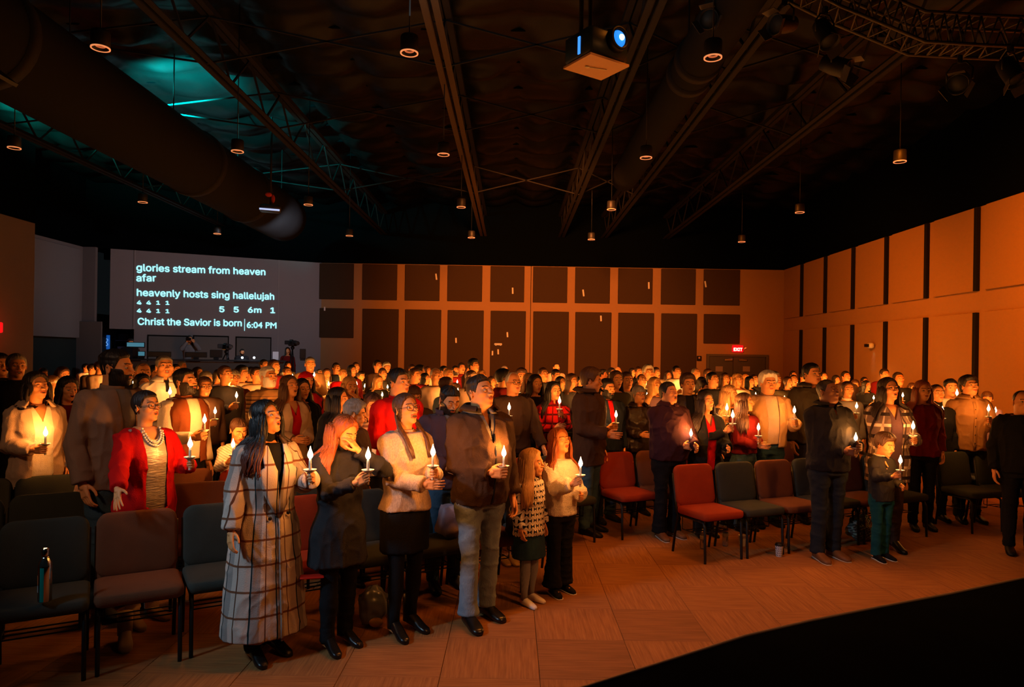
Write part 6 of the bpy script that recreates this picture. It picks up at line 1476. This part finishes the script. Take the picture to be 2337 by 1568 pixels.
LIST = [
 # label, x, top, chin, yaw, sex, hair, colour, clothes, pose, head, acc
 ('dark-haired person half hidden left of the beanie', 97, 838, 866, 14, 'm', 'short', 'dark', 'k', 'D', 'd', ''),
 ('brown-haired woman behind the bobbed woman at left', 141, 834, 872, 16, 'f', 'long', 'brown', 'f', 'B', 'd', ''),
 ('woman in pale knit hat beside the bobbed woman', 121, 857, 904, 24, 'f', 'bob', 'blond', 'e', 'R', 's', 'whitehat'),
 ('small figure in white scarf near the booth door', 196, 829, 850, 16, 'm', 'short', 'black', 'm', 'B', 's', ''),
 ('man hidden left of the tall bearded man', 210, 829, 854, 20, 'm', 'short', 'dark', 'b', 'R', 'p', ''),
 ('second man hidden left of the tall bearded man', 228, 823, 852, 14, 'm', 'short', 'brown', 'e', 'B', 's', ''),
 ('small lit face right of the tall bearded man', 298, 838, 862, 10, 'f', 'bob', 'brown', 'k', 'R', 'o', ''),
 ('dark head between bald man and black tie', 349, 832, 866, 14, 'f', 'bob', 'black', 'k', 'D', 'd', ''),
 ('black-haired man right of the black tie', 403, 830, 862, 14, 'm', 'short', 'black', 'c', 'R', 'u', ''),
 ('far man with grey hair under the booth counter', 416, 823, 846, 16, 'm', 'short', 'gray', 'b', 'D', 's', ''),
 ('far red-lit face under the booth counter', 454, 825, 843, 12, 'm', 'buzz', 'brown', 'd', 'R', 'o', ''),
 ('curly dark-haired woman right of the vest man', 453, 837, 870, 18, 'f', 'wavylong', 'dark', 'f', 'D', 'u', ''),
 ('woman with short fair hair behind the glasses man', 470, 846, 884, 14, 'f', 'fringe', 'gray', 'c', 'B', 's', ''),
 ('person in dark checked scarf left of lifted candle', 497, 842, 872, 14, 'f', 'bob', 'dark', 'p', 'R', 'd', ''),
 ('man with receding hair in checked dark jacket', 516, 833, 873, 10, 'm', 'short', 'brown', 'c', 'R', 'u', ''),
 ('black-haired man behind the lifted candle', 552, 834, 869, 16, 'm', 'mop', 'black', 'e', 'B', 's', ''),
 ('half hidden man left of the grey sweater', 573, 836, 868, 16, 'm', 'short', 'dark', 'k', 'R', 's', ''),
 ('young man in pale grey sweater', 587, 836, 873, 12, 'm', 'short', 'dark', 'e', 'R', 'u', ''),
 ('man behind white beard, left one', 604, 819, 846, 14, 'm', 'fade', 'dark', 'c', 'B', 'u', ''),
 ('man behind white beard, right one', 625, 819, 851, 12, 'm', 'short', 'brown', 'd', 'R', 's', ''),
 ('small far face below the tall camera', 656, 824, 845, 12, 'm', 'short', 'dark', 'g', 'R', 's', ''),
 ('man in glasses above the cream jacket woman', 656, 836, 864, 14, 'm', 'fade', 'brown', 'c', 'R', 'u', 'glasses'),
 ('young man holding a candle beside white sweater', 768, 827, 852, 14, 'm', 'short', 'dark', 'n', 'L', 'o', ''),
 ('fair man in red sweater right of white sweater', 783, 839, 868, 10, 'm', 'buzz', 'blond', 'r', 'R', 'u', ''),
 ('far woman with black hair, left back wall panel', 803, 832, 859, 16, 'f', 'long', 'black', 'd', 'R', 's', ''),
 ('far man above the black-haired woman', 813, 826, 848, 10, 'm', 'short', 'brown', 'b', 'R', 'o', ''),
 ('person in dark coat right of the blond woman', 823, 845, 870, 18, 'm', 'short', 'dark', 'k', 'R', 'd', ''),
 ('tall far man left of the red sweater head', 863, 821, 847, 8, 'm', 'short', 'dark', 'b', 'R', 'u', ''),
 ('far man in white hat left of red sweater head', 883, 825, 848, 10, 'm', 'buzz', 'gray', 'k', 'R', 'o', 'whitehat'),
 ('man below the tall far man', 873, 839, 866, 12, 'm', 'short', 'brown', 'c', 'B', 's', ''),
 ('blond girl with long hair left of red sweater', 862, 855, 886, 6, 'f', 'straight', 'blond', 'k', 'R', 'd', ''),
 ('far man right of the red sweater head', 939, 830, 852, 12, 'm', 'short', 'brown', 'b', 'B', 'd', ''),
 ('middle-aged man above the oatmeal sweater woman', 947, 838, 873, 16, 'm', 'short', 'brown', 'd', 'R', 's', ''),
 ('round dark head seen from behind', 959, 833, 858, 60, 'm', 'mop', 'black', 'c', 'D', 'p', ''),
 ('woman with dark hair under the round dark head', 970, 851, 880, 22, 'f', 'bob', 'black', 'k', 'R', 's', ''),
 ('far woman in pale top right of the round head', 977, 836, 858, 14, 'f', 'long', 'brown', 'e', 'B', 'o', ''),
 ('hooded older man holding a candle near centre', 996, 838, 876, 14, 'm', 'bald', 'white', 'e', 'L', 'u', ''),
 ('dark-capped head above the hooded man', 1013, 834, 858, 12, 'm', 'short', 'black', 'c', 'R', 's', ''),
 ('fair man right of the hooded older man', 1024, 839, 870, 14, 'm', 'buzz', 'blond', 'b', 'B', 'u', ''),
 ('bearded far man left of the tall youth', 1040, 834, 858, 12, 'm', 'fade', 'dark', 'd', 'R', 'u', 'beard'),
 ('slim far man in dark red left of the tall youth', 1054, 827, 850, 8, 'm', 'short', 'dark', 'd', 'B', 'o', ''),
 ('balding man below the tall youth, left', 1068, 838, 860, 14, 'm', 'bald', 'brown', 'e', 'R', 's', ''),
 ('tall youth with thick black hair', 1083, 818, 846, 14, 'm', 'mop', 'black', 'b', 'R', 'u', ''),
 ('curly brown head behind the purple-grey jacket', 1020, 861, 900, 40, 'f', 'curly', 'brown', 'l', 'D', 'p', ''),
 ('hooded person left of the big man head', 1076, 845, 880, 20, 'f', 'bob', 'brown', 'e', 'B', 's', 'tanhood'),
 ('fair head right behind the big man', 1101, 844, 870, 14, 'f', 'bob', 'blond', 'e', 'R', 'u', ''),
 ('woman lit orange right of the big man', 1122, 858, 888, 16, 'f', 'long', 'brown', 'c', 'R', 's', ''),
 ('young man with black bowl hair turned away', 1150, 842, 880, 56, 'm', 'mop', 'black', 'd', 'R', 'p', ''),
 ('far person in white cap above the bowl hair', 1153, 835, 858, 14, 'm', 'short', 'gray', 'e', 'B', 'u', 'whitecap'),
 ('person between big man and bowl hair', 1131, 851, 876, 16, 'm', 'short', 'brown', 'b', 'R', 'd', ''),
 ('man with brown quiff above the red plaid', 1241, 838, 869, 12, 'm', 'short', 'brown', 'c', 'R', 'u', ''),
 ('young man looking down above the red plaid', 1267, 840, 868, 18, 'm', 'short', 'dark', 'g', 'B', 'd', ''),
 ('far man with high forehead above the red plaid', 1270, 827, 848, 10, 'm', 'buzz', 'dark', 'e', 'R', 'o', ''),
 ('woman with black centre parting right of red plaid', 1281, 858, 892, 16, 'f', 'straight', 'black', 'e', 'R', 'u', ''),
 ('woman with brown hair left of the hooded coat', 1305, 852, 888, 20, 'f', 'bob', 'brown', 'c', 'R', 's', ''),
 ('man just left of the hooded coat youth', 1322, 858, 884, 18, 'm', 'short', 'dark', 'k', 'B', 'd', ''),
 ('dark head right of the hooded coat youth', 1376, 843, 866, 30, 'm', 'mop', 'black', 'k', 'D', 'p', ''),
 ('man with dark hair left of the far bald man', 1396, 838, 862, 12, 'm', 'short', 'dark', 'b', 'R', 's', ''),
 ('far bald man above the woman with fringe', 1411, 836, 858, 10, 'm', 'bald', 'gray', 'b', 'R', 'u', ''),
 ('far dark-haired woman left of the pale suit', 1443, 840, 860, 10, 'f', 'bob', 'black', 'k', 'R', 's', ''),
 ('far man in pale suit collar', 1458, 836, 860, 10, 'm', 'fade', 'brown', 'k', 'R', 'o', ''),
 ('pale-haired man with bright rim of light', 1480, 833, 864, 8, 'm', 'mop', 'white', 'b', 'R', 'u', ''),
 ('young face right of the pale-haired man', 1497, 837, 862, 8, 'm', 'short', 'brown', 'e', 'R', 's', ''),
 ('bald man in glasses left of the wavy blond', 1466, 852, 884, 14, 'm', 'bald', 'dark', 'k', 'R', 'u', 'glasses'),
 ('woman with wavy blond hair in maroon', 1494, 859, 898, 20, 'f', 'wavylong', 'blond', 'p', 'R', 's', ''),
 ('dark-haired far woman left of the white collar man', 1525, 846, 869, 8, 'f', 'long', 'brown', 'g', 'R', 'o', ''),
 ('man in white collar looking up', 1545, 834, 860, 18, 'm', 'short', 'dark', 'w', 'R', 'u', ''),
 ('far bald man in pale check shirt', 1588, 838, 863, 10, 'm', 'bald', 'gray', 'm', 'L', 's', ''),
 ('woman with dark curls above the curly woman', 1600, 858, 890, 18, 'f', 'wavylong', 'dark', 'j', 'R', 'd', ''),
 ('curly fair head left of the black suit man', 1616, 842, 866, 16, 'm', 'curly', 'brown', 'e', 'R', 's', ''),
 ('man with dark wavy hair behind the curly woman', 1608, 866, 900, 26, 'm', 'curly', 'dark', 'p', 'R', 'd', ''),
 ('man in black suit looking up', 1628, 848, 882, 14, 'm', 'short', 'black', 'k', 'R', 'u', ''),
 ('woman with straight fair hair right of the suit', 1656, 850, 880, 10, 'f', 'straight', 'brown', 'e', 'R', 'o', ''),
 ('blond woman under the left notice', 1684, 850, 882, 8, 'f', 'long', 'blond', 'm', 'B', 'u', ''),
 ('black-haired woman with a candle below the notices', 1711, 858, 886, 10, 'f', 'long', 'black', 'k', 'R', 's', ''),
 ('man right of the black-haired woman under the notices', 1722, 853, 880, 14, 'm', 'buzz', 'brown', 'k', 'R', 'u', ''),
 ('fair hooded face between the notices', 1702, 854, 876, 10, 'f', 'bob', 'blond', 'e', 'R', 's', ''),
 ('grey-haired man behind the tan jacket man', 1769, 846, 884, 10, 'm', 'short', 'gray', 'o', 'R', 'u', ''),
 ('woman with pulled back hair left of olive jacket', 1798, 858, 886, 10, 'f', 'tied', 'brown', 'k', 'R', 's', ''),
 ('man with lined forehead left of the olive jacket', 1812, 853, 880, 12, 'm', 'buzz', 'brown', 'b', 'R', 'o', ''),
 ('far man above the lined forehead man', 1811, 846, 866, 12, 'm', 'short', 'dark', 'k', 'R', 'u', ''),
 ('dark-haired person behind the tall olive jacket', 1833, 850, 872, 14, 'm', 'short', 'black', 'c', 'R', 's', ''),
 ('far man right of the tall olive jacket', 1881, 848, 870, 10, 'm', 'short', 'black', 'k', 'R', 'u', ''),
 ('dark parted hair behind the quarter-zip man', 1908, 856, 880, 14, 'f', 'bob', 'black', 'g', 'R', 's', ''),
 ('man with spiky black hair above the grey sweater', 1931, 846, 872, 10, 'm', 'short', 'black', 'b', 'R', 'u', ''),
 ('curly person left of the low-cut top woman', 1951, 866, 890, 10, 'f', 'curly', 'brown', 'k', 'R', 'd', ''),
 ('woman with dark bob in low-cut top', 1977, 868, 894, 8, 'f', 'bob', 'black', 'k', 'B', 's', ''),
 ('dark head above the low-cut top woman', 1974, 860, 882, 14, 'm', 'short', 'black', 'c', 'R', 'u', ''),
 ('far man with dark hair against the right wall', 2018, 840, 866, 12, 'm', 'short', 'dark', 'd', 'R', 's', ''),
 ('man in black jacket between plaid jacket and wall', 2051, 848, 880, 14, 'm', 'fade', 'dark', 'k', 'R', 'u', ''),
 ('far woman at the very left of the bearded vest', 372, 842, 868, 12, 'f', 'bob', 'gray', 'g', 'R', 's', ''),
 ('low face between white beard and cream jacket', 640, 862, 888, 14, 'f', 'bob', 'gray', 'c', 'R', 's', ''),
 ('man in the shadow behind the curly white sweater', 730, 842, 864, 12, 'm', 'short', 'gray', 'r', 'R', 'u', ''),
 ('half seen face right of the fair-haired woman', 1232, 856, 880, 14, 'm', 'short', 'dark', 'b', 'R', 'd', ''),
 ('far face between the hooded coat and dark head', 1360, 846, 868, 12, 'm', 'short', 'brown', 'b', 'R', 's', ''),
 ('woman far right in front of the wide panel', 2080, 872, 898, 10, 'f', 'long', 'brown', 'd', 'R', 'd', ''),
 ('face low between blond and fair-haired women', 1668, 858, 880, 12, 'm', 'bald', 'brown', 'b', 'R', 's', ''),
]
for (lb, x, yt, yc, yaw, sex, st, hc, tp, ps, hv, ac) in LIST:
    crowd(lb, x, yt, yc, yaw + random.uniform(2, 20), sex, st, hc, CT[tp], ps, hv, acc=ac)

# people at the sound booth and behind it
def booth_person(label, px, ytop, depth, sex, st, hc, tp, hv, ac='', pose='D', H=1.72):
    P_ = U(px, ytop, depth); return crowd(label, px, ytop, ytop + 24, -PANG / pi * 0 + 10, sex, st, hc, tp, pose, hv, H=H, acc=ac, y=depth, base=P_.z - H, candle_on=False)
booth_person('standing woman in the booth holding up a phone', 432, 765, 20.9, 'f', 'wavylong', 'black', GRY, 's', pose='F', H=1.68)
booth_person('operator whose hair shows above the black monitor', 441, 803, 20.3, 'm', 'short', 'black', GRY, 'd', H=1.3)
booth_person('bearded operator in glasses at the booth counter', 552, 795, 20.6, 'm', 'short', 'dark', CHAR, 'd', 'glassesbeard', H=1.34)
booth_person('operator in glasses at the left end of the booth', 297, 771, 20.3, 'm', 'short', 'dark', BLK, 'd', 'glasses', H=1.72)
booth_person('person in red beside the tall camera', 657, 792, 21.6, 'f', 'long', 'dark', DRED, 'o', H=1.62)

_p = U(430, 774, 20.62); o = link('phone', MB().box((0, 0, 0), (.16, .012, .08), 0, None, .005).mesh('phone', BLACKP, False)); o.location = _p; tag(o, 'dark phone held up by the woman standing in the booth', 'phone')

# ------------------------------------------------------------------ chairs last, moved a little where somebody stands
def clear(x, y, d=.40): return all((x - a) ** 2 + (y - b) ** 2 > d * d for a, b in PEOPLE)
for (x, y, yaw, kind, label, group) in CH_REQ:
    fx, fy = sin(rad(yaw)), -cos(rad(yaw)); best = None
    if 'front row' in group or clear(x, y): best = (x, y)
    else:
        for q in np.arange(.04, .46, .04):
            for sg in (-1, 1):
                if best is None and clear(x + fx * q * sg, y + fy * q * sg): best = (x + fx * q * sg, y + fy * q * sg)
    if best is None and not clear(x, y, .24): continue
    x, y = best or (x, y); make_chair(x, y, yaw, kind, label, group)
bpy.data.scenes.remove(TMP)
